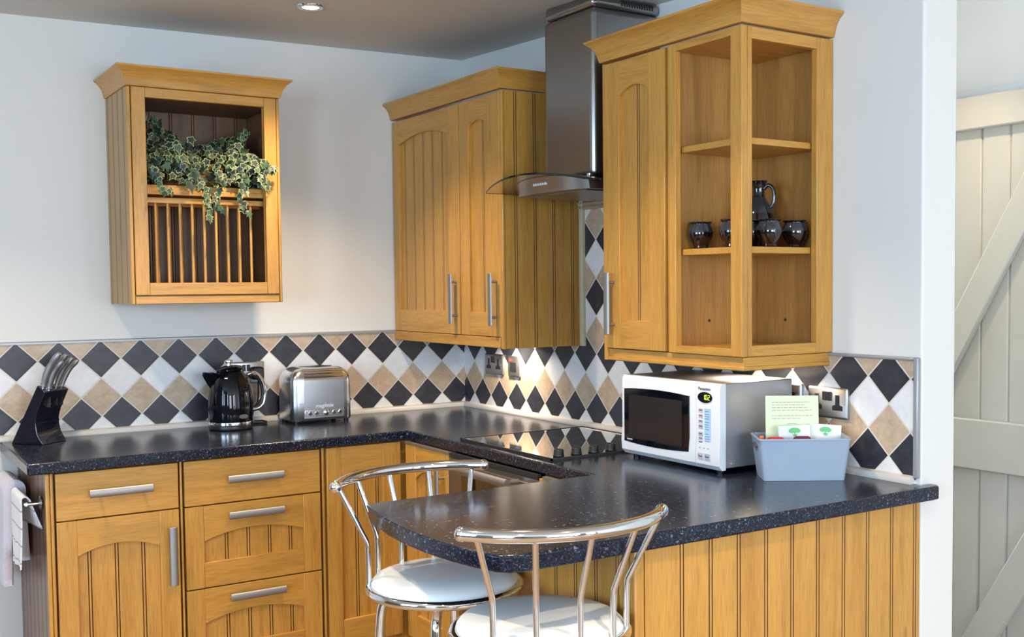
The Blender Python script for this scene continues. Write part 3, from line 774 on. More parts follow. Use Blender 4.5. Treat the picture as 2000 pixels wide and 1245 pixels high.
for (a, b, op, hz) in ((.729, .871, None, .805), (.464, .725, (-1.265, -.938, .544, .612, .641), .689), (ZK, .460, (-1.267, -.941, .27, .349, .377), .425)):
    d = door_front(t, 'drawer', T, -1.322, -.878, a, b, op, WX, first=-1.192, pitch=.0705)
    bar_handle(d, T, (-1.193, hz), (-1.011, hz), .02)
m = MB(); m.box(-1.33, -.868, YF+.05, YF+.066, 0, .148); m.build('plinth', WX, t)
m = MB(); m.box(-.8695, -.8625, YF+.003, YF+.0215, .15, ZW); m.build('bead_strip', WZ, t, bevel=.0015)
t = thing('corner_cabinet', 'oak corner base cabinet with a tall arched door under the toaster', 'cabinet', (-.72, -.28, 0))
m = MB(); m.box(-.865, -.012, YF+.022, -.010, .15, ZW); m.build('carcass', WX, t)
d = door_front(t, 'door', T, -.853, -.581, ZK, .871, (-.802, -.650, .277, .755, .787), WX, first=-.745, pitch=.078)
m = MB(); m.box(-.865, -.60, YF+.05, YF+.066, 0, .148); m.build('plinth', WX, t)
# right run
T = FW(XFb+.02, 0)
t = thing('base_cabinet', 'oak base cabinet with an arched door left of the oven', 'cabinet', (-.28, -.77, 0))
base_carcass(t, XFb+.022, -.012, -.918, -.600, mat=WY)
d = door_front(t, 'door', T, .602, .915, ZK, .866, (.676, .860, .277, .752, .786), WY, first=.735, pitch=.0775); bar_handle(d, T, (.884, .63), (.884, .815), .02, False)
m = MB(); m.box(XFb+.05, XFb+.066, -.918, -.6, 0, .148); m.build('plinth', WY, t)
m = MB(); m.box(XFb-.002, XFb+.012, -.922, -.600, .867, .874); m.build('aluminium_strip', NICKEL, t)
t = thing('built_in_oven', 'built-in stainless steel oven under the hob', 'oven', (-.3, -1.19, 0))
m = MB(); m.box(XFb+.006, -.03, -1.455, -.924, .17, .858); m.build('casing', STEEL, t, bevel=.002)
m = MB(); m.box(XFb-.004, XFb+.006, -1.452, -.927, .30, .845); dr = m.build('oven_door', STEEL, t, bevel=.002)
m = MB(); m.box(XFb-.0055, XFb-.003, -1.368, -1.012, .34, .812); m.build('oven_glass', HOBG, dr)
m = MB(); m.tube([(XFb-.045, -1.000, .842), (XFb-.045, -1.362, .842)], .0115, 20)
for y in (-1.03, -1.352): m.tube([(XFb-.045, y, .842), (XFb-.003, y, .842)], .0075, 12)
m.build('oven_handle', NICKEL, dr)
m = MB(); m.box(XFb+.001, XFb+.012, -1.452, -.926, .860, .874); m.build('dark_gap_strip', MATTBLK, t)  # matt black strip painting in the shaded gap under the worktop
t = thing('filler_cabinet', 'narrow oak base cabinet between the oven and the breakfast bar', 'cabinet', (-.28, -1.55, 0))
base_carcass(t, XFb+.022, -.012, -1.70, -1.459, mat=WY)
d = door_front(t, 'door', T, 1.461, 1.698, ZK, .866, None, WY)
m = MB(); m.box(XFb-.002, XFb+.012, -1.698, -1.480, .867, .874); m.build('aluminium_strip', NICKEL, t)
m = MB(); m.box(XFb+.05, XFb+.066, -1.70, -1.459, 0, .148); m.build('plinth', WY, t)
# peninsula base
XE = -.894; YP = -2.312
t = thing('peninsula_cabinet', 'reeded oak back and end panels under the breakfast bar', 'cabinet', (-.45, -2.0, 0))
m = MB(); m.box(XE+.016, -.014, YP+.018, -1.722, .0, ZW); m.build('carcass', WX, t)
m = MB(); gs = []
x = -.770+.0815*0
for c in (-.770, -.690, -.609, -.527, -.446, -.363, -.277, -.193, -.106, -.020): gs += [c-.0043, c+.0043]
beadboard(m, FS(0, YP+.016), XE+.026, -.0015, 0, ZW, .016, .016, gs, 0, 1); m.build('back_panel', [WZ, WG], t)
m = MB(); gs = []
for c in (-2.253, -2.177, -2.1, -2.023, -1.944, -1.866, -1.79): gs += [-c-.0043, -c+.0043]
beadboard(m, FW(XE+.016, 0), 1.722, -YP-.020, 0, ZW, .016, .016, gs, 0, 1); m.build('end_panel', [WZ, WG], t)
m = MB(); m.box(XE-.001, XE+.024, YP-.001, YP+.018, 0, ZW); m.build('corner_post', WZ, t, bevel=.003)

# ------------------------------------------------------------------ worktops
m = MB(); TH = .0345
pts = [(-1.188, -1.7102), (-1.213, -1.722), (-1.232, -1.79), (-1.249, -1.90), (-1.256, -2.0), (-1.256, -2.09), (-1.247, -2.18), (-1.232, -2.25), (-1.216, -2.305), (-1.196, -2.326), (-1.165, -2.334),
       (0.0, -2.352), (.022, -2.350), (.032, -2.340), (.032, -2.3175), (-.009, -2.3175)]
poly = [(-1.768, -.009), (-1.768, -.592), (-.560, -.592), (-.560, -1.7102)]+pts+[(-.009, -.009)]
m.prism(poly, .91-TH, .91); tag(m.build('worktop', LAM, bevel=.005, seg=3), 'black speckled laminate worktop running round the corner and out to the curved breakfast bar', 'worktop')

# ------------------------------------------------------------------ hob
t = thing('ceramic_hob', 'black glass hob with four knobs let into the worktop', 'hob', (-.28, -1.19, .91))
m = MB(); m.box(-.525, -.048, -1.452, -.922, .9102, .916); m.build('glass_plate', HOBG, t, bevel=.002)
m = MB(); 
for (a, b, c, d_) in ((-.530, -.525, -1.457, -.917), (-.048, -.043, -1.457, -.917)): m.box(a, b, c, d_, .9102, .9172)
m.box(-.53, -.043, -1.457, -1.452, .9102, .9172); m.box(-.53, -.043, -.922, -.917, .9102, .9172); m.build('rim', MATTBLK, t)
for i in range(4):
    x = -.485+.0625*i; y = -1.427
    m = MB(); m.lathe([(0, 0), (.0165, 0), (.0172, .003), (.0155, .006), (.0145, .018), (.0125, .0205), (0, .0205)], 24, (x, y, .9162))
    m.box(x-.0032, x+.0032, y-.0165, y+.0165, .922, .9385)
    m.build('knob', BLKP, t, bevel=.001)

# ------------------------------------------------------------------ sockets
def socket(name, lab, loc, normal, kind, cat='socket'):
    rz = 0 if normal == 'y' else R(-90)   # built facing -y ; rotate to face -x
    t = thing(name, lab, cat, loc, rz, local=True)
    wdt = .138 if kind == 'double' else .084
    m = MB(); m.loft([rrect(wdt/2, .041, .004, 3, 0), rrect(wdt/2, .041, .004, 3, .007), rrect(wdt/2-.004, .037, .003, 3, .010)], T=lambda u, v, w: (u, -w, v)); m.build('plate', SOCK, t)
    F = lambda u, v, w: (u, -w, v)
    if kind == 'double':
        for s in (-1, 1):
            m = MB(); c = .036*s
            m.box(c-.004, c+.004, .004, .018, .0095, .0108, 0, F); m.box(c-.015, c-.0065, -.016, -.010, .0095, .0108, 0, F); m.box(c+.0065, c+.015, -.016, -.010, .0095, .0108, 0, F)
            m.prism([(c-.0075, .022), (c+.0075, .022), (c+.0075, -.004), (c+.018, -.007), (c+.018, -.019), (c-.018, -.019), (c-.018, -.007), (c-.0075, -.004)], .0095, .0102, 0, F)
            m.build('outlet', BLKP, t)
        for s in (-1, 1):
            m = MB(); m.box(s*.0085-.0065, s*.0085+.0065, .006, .030, .0095, .013, 0, F); m.build('rocker_switch', BLKP, t, bevel=.001)
    else:
        m = MB(); m.box(-.020, .022, -.020, .016, .0095, .0125, 0, F); m.build('rocker_switch', BLKP, t, bevel=.001)
        m = MB(); m.box(-.028, -.016, .020, .030, .0095, .0115, 0, F); m.build('neon_indicator', REDP, t)
    for s in (-1, 1):
        m = MB(); m.tube([(s*(wdt/2-.008), -.0095, 0), (s*(wdt/2-.008), -.011, 0)], .0028, 10); m.build('screw', CHROME, t)
    return t
socket('power_socket', 'double power socket with a black plug, on the tiles behind the kettle', (-.940, -.008, 1.097), 'y', 'double')
socket('power_socket', 'double power socket on the tiles under the corner wall cabinet', (-.008, -.263, 1.099), 'x', 'double')
socket('fused_switch', 'single black switch with a red light beside the double socket under the corner cabinet', (-.008, -.415, 1.098), 'x', 'single', 'switch')
socket('fused_switch', 'single switch with a red light half hidden by the microwave', (-.008, -1.888, 1.093), 'x', 'single', 'switch')
socket('power_socket', 'double power socket on the right wall behind the yellow card', (-.008, -2.024, 1.091), 'x', 'double')

# ------------------------------------------------------------------ kettle
t = thing('electric_kettle', 'gloss black kettle with a chrome handle and chrome base band', 'kettle', (-1.043, -.155, .9105), local=True)
N = 96
def kring(r, z, amp=0):
    return [(r*(1+amp*(.5-.5*math.cos(24*2*math.pi*j/N)))*math.cos(2*math.pi*j/N), r*(1+amp*(.5-.5*math.cos(24*2*math.pi*j/N)))*math.sin(2*math.pi*j/N), z) for j in range(N)]
m = MB(); m.loft([kring(.070, 0), kring(.076, .003), kring(.0775, .012), kring(.0765, .0155)]); m.build('base', BLKP, t)
m = MB(); m.loft([kring(.0778, .0155), kring(.0785, .018), kring(.0785, .0265), kring(.0778, .029)]); m.build('chrome_band', CHROME, t)
m = MB(); m.loft([kring(.0765, .029), kring(.0770, .033, .012), kring(.0772, .06, .014), kring(.0765, .095, .014), kring(.0738, .125, .014), kring(.0695, .152, .013), kring(.0635, .175, .011), kring(.0555, .191, .008), kring(.0475, .203, .002), kring(.0445, .2075), kring(.030, .209)]); m.build('body', BLK, t, angle=50)
m = MB(); tl = lambda x, y, z: (x, y, z+.0+x*.10)
m.loft([[tl(*p) for p in kring(r, z)] for r, z in ((.030, .207), (.0455, .2075), (.0480, .211), (.0465, .215), (.038, .2215), (.020, .2265), (.001, .2275))]); lid = m.build('lid', BLK, t)
m = MB(); m.lathe([(.009, .2245), (.008, .234), (.0145, .2355), (.016, .240), (.0145, .2455), (.007, .2478), (0, .248)], 24, (-.004, 0, 0)); m.build('knob', CHROME, lid)
m = MB()   # spout to the left
sp = []
for f, (x, hw_, zb, zt) in enumerate(((-.052, .030, .135, .203), (-.070, .024, .152, .204), (-.086, .012, .180, .206), (-.094, .004, .196, .207))):
    sp.append([(x, -hw_, zt), (x-.004, 0, zb), (x, hw_, zt), (x+.003, 0, zt-.002)])
m.loft(sp); m.build('spout', BLK, t, angle=80)
m = MB(); m.tube([tuple(q) for q in catmull([(.062, 0, .190), (.082, -.0, .196), (.104, -.0, .183), (.121, 0, .150), (.125, 0, .115), (.117, 0, .083), (.098, 0, .067), (.074, 0, .064)], 6)], [.0075]*43, 14)
m.v = [(x, y*1.25, z) for x, y, z in m.v]; m.build('handle', CHROME, t)
m = MB(); m.tube([tuple(q) for q in catmull([(.066, 0, .186), (.086, 0, .187), (.104, 0, .172), (.114, 0, .145), (.117, 0, .115), (.109, 0, .088), (.094, 0, .074), (.074, 0, .071)], 6)], .0055, 10); m.build('handle_grip', BLKP, t)
m = MB(); m.loft([[(x, -math.sqrt(max(.0785**2-x*x, 0))-e, z) for x, z in [(.022+.017*math.cos(2*math.pi*j/20)-.0, .049+.0075*math.sin(2*math.pi*j/20)) for j in range(20)]] for e in (0, .0025)]); m.build('badge', NICKEL, t)
KO = Vector((-1.043, -.155, .9105)); m = MB()
for P_ in ([(-.965, -.10, .918), (-.94, -.09, .9145), (-.905, -.10, .9145), (-.885, -.075, .915), (-.89, -.045, .9165), (-.93, -.03, .925), (-.905, -.034, .99), (-.904, -.0435, 1.055), (-.904, -.050, 1.078)],):
    m.tube([tuple(Vector(q)-KO) for q in catmull(P_, 8)], .003, 8)
cord = m.build('power_cord', BLKP, t)
m = MB(); m.loft([rrect(.024, .024, .012, 5, 0), rrect(.024, .024, .012, 5, .020), rrect(.018, .018, .01, 5, .026)], T=lambda u, v, w: (-.904+1.043+u, -.020+.155-w, 1.095-.9105+v)); m.build('plug', BLKP, cord)

# ------------------------------------------------------------------ toaster
t = thing('toaster', 'brushed steel toaster with five front buttons, on the corner worktop', 'toaster', (-.713, -.118, .9105), local=True)
rings = []; HX, HY = .1175, .082
for z in (.010, .014, .08, .135, .152): rings.append(rrect(HX-(.002 if z < .012 else 0), HY-(.002 if z < .012 else 0), .028, 6, z))
for i in range(1, 9):
    a = R(90*i/8); rings.append(rrect(HX-.050*(1-math.cos(a)), HY-.042*(1-math.cos(a)), .028-.008*i/8, 6, .152+.054*math.sin(a)))
rings.append(rrect(.060, .018, .006, 6, .2062)); rings.append(rrect(.058, .016, .005, 6, .206)); rings.append(rrect(.058, .016, .005, 6, .16))
m = MB(); m.loft(rings, ring_m=[0]*(len(rings)-2)+[1, 1]); tb = m.build('body', [TOAST, MATTBLK], t, angle=40)
m = MB()
# front plate, follows the shoulder
def sh(s):  # s: arc from the front face to the top
    return None
for x0, x1 in ((-.073, .082),):
    prof = [(-HY-.0015, .020), (-HY-.0015, .152)]+[(-HY-.0015+.0435*(1-math.cos(R(a))), .152+.0555*math.sin(R(a))) for a in (12, 24, 36, 48, 60)]
    back = [(y+.004, z-.003 if z > .16 else z) for y, z in prof][::-1]
    m.prism(prof+back, x0, x1, 0, lambda u, v, w: (w, u, v))
m.build('front_plate', TOAST, t, angle=30)
for a in (20, 34, 48):
    m = MB(); m.tube([(-.071, -HY-.0015+.0435*(1-math.cos(R(a))), .152+.0555*math.sin(R(a))), (.080, -HY-.0015+.0435*(1-math.cos(R(a))), .152+.0555*math.sin(R(a)))], .0022, 8); m.build('shoulder_rib', CHROME, t)
m = MB(); m.box(-.072, .081, -HY-.0035, -HY-.001, .027, .049); cp = m.build('control_panel', TOAST, t, bevel=.001)
for i, (x, r) in enumerate(((-.052, .0075), (-.027, .0075), (.010, .0105), (.040, .0075), (.064, .0075))):
    m = MB(); m.lathe([(r, 0), (r, .003), (r*.8, .0045), (0, .0045)], 22, T=lambda a, b, c, x=x: (x+a, -HY-.003-c, .038+b)); m.build('button', CHROME, cp)
text('magimix', .021, t, WHP, (.004, -HY-.0022, .064), facing((0, -1, 0)), font_shear=.2)
for sx in (-1, 1):
    for sy in (-1, 1): m = MB(); m.lathe([(0, 0), (.009, 0), (.010, .010), (0, .010)], 14, (sx*(HX-.02), sy*(HY-.02), 0)); m.build('foot', BLKP, t)
m = MB(); m.box(.052, .060, -.019, .019, .2055, .209); m.build('rack_end', CHROME, t)

# ------------------------------------------------------------------ knife block
A = Vector((-1.745, -.094)); Bv = Vector((-1.662, -.187)); ang = math.atan2(Bv.y-A.y, Bv.x-A.x)
t = thing('knife_block', 'glossy black knife block with an S-curved face', 'knife block', (A.x, A.y, .9105), ang, local=True)
pf = [(0, 0), (.107, .193)]+[tuple(q)[:2] for q in catmull([(.137, .172, 0), (.118, .135, 0), (.102, .10, 0), (.096, .07, 0), (.103, .032, 0), (.124, 0, 0)], 5)]
m = MB(); m.prism(pf, .0, .112, 0, lambda u, v, w: (u, w, v)); m.build('block', PUMP, t, bevel=.004, seg=3)
def knife(i, s, w0, ln, r, lab, tilt=0):
    t2 = thing('kitchen_knife', lab, 'knife', tuple(Matrix.Rotation(ang, 3, 'Z') @ Vector((s, w0, 0))+Vector((A.x, A.y, .9105+.186-.25*(s-.107)/.030*.0)) ), ang, 'steel knives in the knife block', local=True)
    d = Vector((.50, tilt+.03, .86)).normalized(); m = MB(); P = []; rr = []
    z0 = .170 - (s-.122)*.75 + .010 - .186
    for k in range(13):
        f = k/12; bend = .010*math.sin(math.pi*f)
        P.append(Vector((0, 0, z0))+d*ln*f+Vector((-bend*.9, 0, bend*.4))); rr.append(r*(.62+.25*math.sin(math.pi*min(1, f*1.5))+.42*f*f-(.5 if k == 12 else .12 if k == 11 else 0)))
    m.tube(P, rr, 14); hd = m.build('handle', NICKEL, t2)
    hd.scale = (1, 1, 1)
    m = MB(); m.tube([P[0]-d*.004, P[0]+d*.006], r*.95, 12); m.build('bolster', CHROME, t2)
    m = MB(); m.box(-.012, .003, -.001, .001, z0-.060, z0+.001); m.build('blade', STEEL, t2)
knife(0, .112, .022, .125, .0125, 'steel-handled kitchen knife, tallest and leftmost in the knife block')
knife(1, .124, .034, .105, .0105, 'steel-handled kitchen knife in front of the tallest one in the knife block', -.02)
knife(2, .113, .052, .120, .0110, 'steel-handled kitchen knife in the middle of the knife block', .05)
knife(3, .120, .072, .112, .0100, 'steel-handled kitchen knife right of the middle one in the knife block', .10)
knife(4, .122, .096, .104, .0090, 'steel-handled kitchen knife, rightmost in the knife block', .16)

# ------------------------------------------------------------------ microwave
t = thing('microwave_oven', 'silver and white microwave oven with a green digital display, beside the hob', 'microwave', (-.18, -1.71, .91), 0)
y0, y1, xf = -1.921, -1.502, -.310; zb, zt = .921, 1.150
m = MB(); m.box(xf+.022, -.04, y0+.002, y1-.002, zb+.004, zt, 0); m.build('casing', SILP, t, bevel=.003)
m = MB()  # moulded white fascia, bulging a little towards its lower edge
rings = []
def fasc(u0, u1, name, mat):
    m = MB(); rg = []
    for u in (u0, u1):
        rg.append([(xf+.0225, -u, zb), (xf+.010, -u, zb-.001), (xf-.002, -u, zb+.012), (xf-.004, -u, zb+.04), (xf, -u, zb+.08), (xf, -u, zt-.012), (xf+.006, -u, zt), (xf+.0225, -u, zt+.001)])
    m.loft(rg); return m.build(name, mat, t, bevel=.0012)
dm = fasc(1.502, 1.828, 'door', WHP); pm = fasc(1.8295, 1.922, 'control_panel', WHP)
T = FW(xf, 0)
m = MB(); bow = [(u, 1.116-.006*((u-1.657)/.145)**2) for u in [1.518+.0285*i for i in range(11)]]+[(u, .953+.006*((u-1.657)/.145)**2) for u in [1.803-.0285*i for i in range(11)]]
m.prism(bow, .0005, .0045, 0, T); win = m.build('window', BLK, dm)
m = MB(); m.box(1.540, 1.776, .970, 1.095, .0045, .0052, 0, T); m.build('mesh_screen', plain('window_mesh', (.014, .012, .012), .25), win)
text('inverter', .008, win, WHP, (xf-.0055, -1.545, .966), facing((-1, 0, 0)))
text('Panasonic', .0125, pm, INKD, (xf-.0006, -1.8635, 1.1335), facing((-1, 0, 0)))
m = MB(); m.prism([(1.866+.0285*math.cos(2*math.pi*j/32), 1.111+.0145*math.sin(2*math.pi*j/32)) for j in range(32)], .0003, .0018, 0, T); disp = m.build('display', BLK, pm)
# seven segment digits 1 0 2
def seg7(ch, u, v, h, wd, T, m):
    on = {'1': 'bc', '0': 'abcdef', '2': 'abged'}[ch]; q = h*.09
    S = {'a': (-wd, wd, h-q, h+q), 'g': (-wd, wd, -q, q), 'd': (-wd, wd, -h-q, -h+q), 'b': (wd-q, wd+q, .1*h, h), 'c': (wd-q, wd+q, -h, -.1*h), 'f': (-wd-q, -wd+q, .1*h, h), 'e': (-wd-q, -wd+q, -h, -.1*h)}
    for k_ in on: a, b, c, d_ = S[k_]; m.box(u+a, u+b, v+c, v+d_, .0018, .0022, 0, T)
m = MB()
for ch, u in zip('102', (1.862, 1.872, 1.882)): seg7(ch, u, 1.1115, .0062, .0028, T, m)
m.build('display_digits', LEDG, disp)
rows = [(1.076, .007, PINKB), (1.061, .007, PINKB), (1.0465, .006, PINKB), (1.033, .008, GREYB), (1.013, .008, GREYB), (1.001, .006, PINKB), (.9905, .006, PINKB)]
for z, h, mt in rows:
    m = MB(); m.box(1.840, 1.857, z-h*.8, z+h*.6, .0002, .0012, 0, T); o = m.build('keypad_button', mt, pm)
    m = MB(); m.box(1.843, 1.854, z-.001, z+.001, .0012, .0015, 0, T); m.build('button_print', INKD, o)
m = MB(); m.box(1.863, 1.889, .985, 1.082, -.0035, .0008, 0, T); gp = m.build('cooking_guide', BLUEB, pm)
m = MB()
for z in (1.074, 1.0665, 1.0605, 1.0545, 1.045, 1.0385, 1.0325, 1.0265, 1.014, 1.0075, 1.001, .9945): m.box(1.866, 1.866+.014+.006*((z*1000) % 3)/3, z-.0009, z+.0009, .0008, .0011, 0, T)
m.build('guide_print', GREYB if 0 else plain('blue_grey_print', srgb(112, 140, 170), .6), gp)
for u in (1.847, 1.864, 1.880):
    m = MB(); m.lathe([(.0048, -.003), (.0048, .0016), (0, .0018)], 16, T=lambda a, b, c, u=u: T(u+a, .973+b, c+.001)); m.build('round_button', GREYB, pm)
for u0, u1, s in ((1.841, 1.862, 'Stop'), (1.867, 1.889, 'Start')):
    m = MB(); m.box(u0, u1, .946, .962, -.002, .0052, 0, T); o = m.build('large_button', PINKB if s == 'Stop' else GREYB, pm, bevel=.0006)
    text(s, .008, o, INKD, (xf-.0054, -(u0+u1)/2, .954), facing((-1, 0, 0)))
for y in (y0+.03, y1-.03):
    for x in (-.28, -.07): m = MB(); m.lathe([(0, 0), (.010, 0), (.011, .0112), (0, .0112)], 14, (x, y, .9102)); m.build('foot', BLKP, t)
m = MB(); m.box(xf+.0233, -.045, y0+.001, y0+.0022, zb+.004, zt-.002, 0); m.tube([(-.262, y0-.001, .9345), (-.262, y0+.002, .9345)], .0045, 14); m.build('side_screw', NICKEL, t) if 0 else None
m = MB(); m.tube([(-.262, y0-.0015, .936), (-.262, y0+.003, .936)], .0048, 14); m.build('side_screw', CHROME, t)

# ------------------------------------------------------------------ storage tub with card and sachets
t = thing('storage_tub', 'grey plastic storage tub with handle slots, right of the microwave', 'tub', (-.160, -2.062, .9105), R(-34.5), local=True)
m = MB(); H = .108; th = .003
def tubring(z, inset=0): f = z/H; return rrect(.103+.013*f-inset, .056+.012*f-inset, .010, 5, z)
outer = [tubring(0), tubring(H*.3), tubring(H*.6), tubring(H-.004)]
m.loft([tubring(0)]+[tubring(H*f) for f in (.02, .5, .96)]+[rrect(.119, .071, .012, 5, H*.97), rrect(.119, .071, .012, 5, H), tubring(H, th), tubring(H*.5, th), tubring(.004, th)]); tub = m.build('shell', GREYP, t, angle=30)
for s in (-1, 1):
    m = MB(); n_ = 20; pts = rrect(.026, .0065, .0064, 5)
    m.loft([[(s*(.1145+e), p[0], H-.023+p[1]) for p in pts] for e in (-.0012, .0026)]); m.build('handle_slot', MATTBLK if s > 0 else plain('slot_shadow', srgb(92, 84, 92), .6), tub)
def inside(x, y, z): return tuple(Matrix.Rotation(R(-34.5), 3, 'Z') @ Vector((x, y, z))+Vector((-.160, -2.062, .9105)))
t = thing('note_card', 'pale yellow printed card standing in the grey tub', 'card', inside(-.014, .022, .004), R(-34.5), local=True, rot=(R(-4), 0, R(-34.5)))
m = MB(); m.box(-.069, .069, -.0005, .0005, .0, .204); cd_ = m.build('sheet', PAPER, t)
m = MB(); rg = random.Random(3)
for k, (z, wd) in enumerate(((.187, .094), (.180, .082), (.173, .092), (.166, .104), (.152, .102), (.145, .072))):
    x = -.052
    while x < -.052+wd: l_ = rg.uniform(.004, .012); m.box(x, min(x+l_, -.05+wd), -.0009, -.0004, z-.0009, z+.0009); x += l_+.0022
m.box(-.012, .012, -.0009, -.0004, .131, .1325); m.build('printed_lines', INK, cd_)
def sachet(x, y, rz, tilt, lab):
    t = thing('tea_sachet', lab, 'sachet', inside(x, y, .004), R(-34.5+rz), 'white sachets in the grey tub', local=True, rot=(R(-6), R(tilt), R(-34.5+rz)))
    m = MB(); nx, nz = 8, 10; rings = []
    for k in range(nz+1):
        z = .131*k/nz; b = .006*math.sin(math.pi*k/nz)+.0006
        rings.append([(-.041, 0, z), (-.02, -b, z), (0, -b*1.3, z), (.02, -b, z), (.041, 0, z), (.02, b, z), (0, b*1.3, z), (-.02, b, z)])
    m.loft(rings); o = m.build('packet', SACH, t, angle=50)
    m = MB(); F = lambda u, v, w: (u, -w, v)
    m.prism([(.015*math.cos(R(a)), z_+.010*math.sin(R(a))) for z_ in (.115,) for a in range(0, 181, 15)]+[(-.008, .111), (-.003, .113), (0, .108), (.003, .113), (.008, .111)], .0022, .0060, 0, F)
    m.prism([(-.006, .1085), (.006, .1085), (.003, .103), (-.003, .103)], .0040, .0068, 0, F); m.build('leaf_emblem', GREEN, o)
sachet(-.010, -.012, 3, -2, 'white sachet with a green leaf emblem in front of the card, left one')
sachet(.060, .004, -3, 4, 'white sachet with a green leaf emblem, right of the one in front of the card')
for (x, y, mt, lab, zt_) in ((-.068, -.028, REDW, 'crimson wrapped biscuit in the grey tub', .104), (-.002, -.036, PURP, 'plum wrapped biscuit in the grey tub', .107), (-.098, .005, ORNG, 'orange wrapped sachet near the handle slot of the grey tub', .103)):
    p = inside(x, y, .0042); m = MB(); hw_ = .022 if mt != ORNG else .006
    m.loft([rrect(hw_, .005, .003, 3, 0), rrect(hw_, .007, .004, 3, zt_*.5), rrect(hw_*.98, .006, .004, 3, zt_-.004), rrect(hw_*.7, .001, .001, 3, zt_)])
    o = m.build('wrapped_biscuit' if mt != ORNG else 'orange_sachet', mt); o.location = p; o.rotation_euler = (0, 0, R(-34.5)); tag(o, lab, 'biscuit' if mt != ORNG else 'sachet')

# ------------------------------------------------------------------ towel rail and towels
t = thing('towel_rail', 'chrome towel rail on the left end panel', 'towel rail', (-1.7205, -.27, .78))
XT = -1.7615
m = MB()
m.tube([(XT, -.503, .778), (XT, -.036, .778)], .0055, 14)
for y in (-.498, -.041): m.tube([(XT, y, .778), (-1.7210, y, .778)], .0055, 12)
m.build('bar', CHROME, t)
for y in (-.498, -.041):
    m = MB(); m.lathe([(.0, 0), (.021, 0), (.021, .003), (.014, .006), (0, .006)], 24, T=lambda a, b, c, y=y: (-1.7207-c, y+a, .778+b)); m.build('rosette', STEEL, t)
def towel(name, y0, y1, zf, zb_, mat, lab, th, gap, seed, cat='towel', flare=0, drift=0, skew=0):
    rg = random.Random(seed); m = MB(); n = 14; ph = rg.random()*6
    prof = []   # path over the bar: outer side bottom -> over -> inner side bottom
    path = [(XT-gap, zf+(.783-zf)*k/12) for k in range(12)]+[(XT-gap*math.cos(R(a)), .787+gap*1.0*math.sin(R(a))) for a in range(0, 181, 20)]+[(XT+gap, .783-(.783-zb_)*k/8) for k in range(1, 9)]
    L = len(path); rings = []
    for i, (x, z) in enumerate(path):
        a = path[max(i-1, 0)]; b = path[min(i+1, L-1)]; tx, tz = b[0]-a[0], b[1]-a[1]; q = math.hypot(tx, tz); nx_, nz_ = -tz/q, tx/q
        o_, i_ = [], []
        low = max(0, (.77-z)/.2)
        for k in range(n+1):
            f = k/n; y = y0+(y1-y0)*f; y = y+(f-.5)*flare*low-(skew*(1-f)*max(0, i-20)/8)
            dx = drift*(1-f)*max(0, i-20)/8
            wv = (.006*math.sin(f*9+ph)+.004*math.sin(f*17+z*9))*min(1, low)
            if nx_ < 0 or i < 12: pass
            sgn = -1 if i < L/2 else 1
            o_.append((x+dx+nx_*th+wv*sgn*-1*0-abs(wv)*(1 if i < L/2 else -.5), y, z+nz_*th)); i_.append((x+dx-nx_*th-abs(wv)*(1 if i < L/2 else -.5), y, z-nz_*th))
        rings.append(o_+i_[::-1])
    m.loft(rings); o = m.build(name, mat, angle=70); tag(o, lab, cat); return o
towel('bath_towel', -.268, -.055, .485, .56, TOWELW, 'thick fluffy white towel hanging on the chrome rail', .0120, .0200, 2, drift=.002)
towel('tea_towel', -.478, -.290, .580, .700, TOWELC, 'white tea towel with grey check hanging near the end of the rail', .0022, .010, 5, drift=.027, skew=.02)

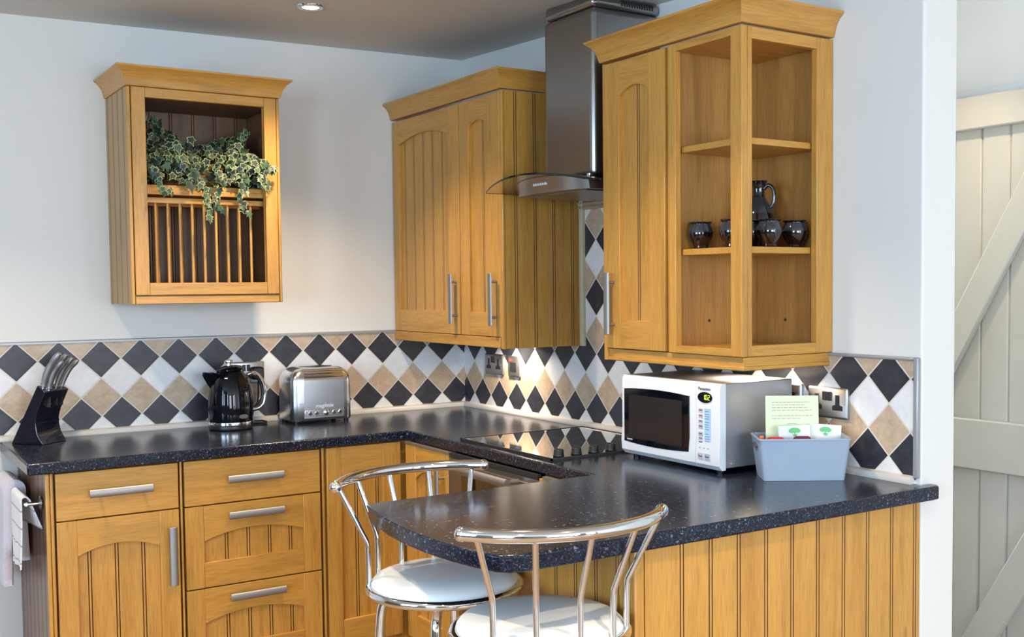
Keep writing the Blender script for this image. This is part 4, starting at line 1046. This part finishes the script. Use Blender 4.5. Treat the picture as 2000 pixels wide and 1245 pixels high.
# ------------------------------------------------------------------ bar stools
def make_stool(loc, ang, lab):
    t = thing('bar_stool', lab, 'stool', loc, ang, 'chrome bar stools at the breakfast bar', local=True)
    S = .736; RR = .172
    m = MB(); m.tube([(RR*math.cos(2*math.pi*k/64), RR*math.sin(2*math.pi*k/64), S-.008) for k in range(64)], .0105, 14, closed=True); m.build('seat_ring', CHROME, t)
    m = MB(); m.lathe([(0, S-.018), (.160, S-.016), (.170, S-.004)], 48); m.lathe([(0, S-.024), (.155, S-.022), (.166, S-.010), (.160, S-.008), (0, S-.012)], 48) if 0 else None
    pr = [(0, S-.014), (.162, S-.012), (.1675, S-.003), (.1665, S+.007), (.158, S+.016), (.135, S+.024), (.10, S+.029), (.05, S+.031), (0, S+.0315)]
    m = MB(); m.lathe(pr, 56); m.build('seat_cushion', VINYL, t, angle=60)
    m = MB(); m.lathe([(0, S-.034), (.09, S-.034), (.15, S-.024), (.166, S-.016), (0, S-.0145)], 48); m.build('seat_pan', CHROME, t)
    AR = .270; cy = -.050; ZR = .966
    def rail(a): return (AR*math.sin(R(a)), cy+AR*math.cos(R(a)), ZR)
    m = MB(); m.tube([rail(a) for a in range(-51, 52, 3)], .0128, 18); 
    for a in (-51.5, 51.5): m.ball(rail(a), .0140, n=16)
    m.build('back_rail', CHROME, t, angle=50)
    for k in range(5):
        a0 = -56+28*k; ar = -45+22.5*k
        b = (RR*math.sin(R(a0)), RR*math.cos(R(a0)))
        kx, ky = b[0]*1.0, b[1]*1.0
        p1 = (b[0]*1.0, b[1]*1.0, S-.012); p2 = (kx*1.005, ky*1.005, S+.095); q = rail(ar)
        m = MB(); m.tube([p1, (b[0], b[1], S+.05), (p2[0], p2[1], p2[2]-.010), (kx+(q[0]-kx)*.04, ky+(q[1]-ky)*.04, p2[2]+.004), (q[0], q[1], q[2]-.006)], .0062, 12); m.build('spindle', CHROME, t)
    for k in range(4):
        a = R(45+90*k); c, s = math.cos(a), math.sin(a)
        m = MB(); m.tube([tuple(v) for v in catmull([(.10*c, .10*s, S-.030), (.135*c, .135*s, S-.045), (.150*c, .150*s, S-.09), (.160*c, .160*s, S-.30), (.185*c, .185*s, .012)], 5)], .0115, 12); lg = m.build('leg', CHROME, t)
        m = MB(); m.lathe([(0, 0), (.016, 0), (.016, .012), (.013, .02), (0, .02)], 14, (.1855*c, .1855*s, 0)); m.build('foot_cap', BLKP, lg)
    m = MB(); m.tube([(.160*math.cos(2*math.pi*k/64), .160*math.sin(2*math.pi*k/64), .26) for k in range(64)], .0085, 12, closed=True); m.build('footrest_ring', CHROME, t)
    return t
make_stool((-1.079, -1.842, 0), R(99-90), 'chrome bar stool with white seat at the curved end of the breakfast bar, farther one')
make_stool((-1.079, -2.243, 0), R(-97-90), 'chrome bar stool with white seat nearest the camera, its back towards us')

# ------------------------------------------------------------------ ceiling downlights
def downlight(x, y, lab, e=76):
    z = cz(x, y)
    t = thing('downlight', lab, 'light', (x, y, z), group='recessed ceiling downlights', local=True)
    m = MB(); m.lathe([(.026, -.004), (.028, -.007), (.040, -.006), (.043, -.001), (.043, .0), (.027, 0)], 32); m.build('bezel', CHROME, t)
    m = MB(); m.lathe([(0, -.005), (.027, -.005), (.027, -.001), (0, -.001)], 24); m.build('lamp', BULB, t)
    l = bpy.data.lights.new('downlight_beam', 'SPOT'); l.energy = e; l.color = (1, .78, .54); l.spot_size = R(110); l.spot_blend = .8; l.shadow_soft_size = .03
    o = bpy.data.objects.new('downlight_beam', l); C.objects.link(o); o.parent = t; o.location = (0, 0, -.012)
downlight(-.915, -.668, 'recessed round downlight in the ceiling, above the toaster', 74)
for x, y in ((-1.9, -.9), (-.95, -1.9), (-1.95, -2.2), (-1.0, -3.3), (-2.1, -3.5)):
    downlight(x, y, 'recessed round downlight in the ceiling nearer the camera')
downlight(.40, -2.0, 'unseen downlight added in the passage ceiling to brighten the door', 26)  # unseen fitting added to brighten the boarded door
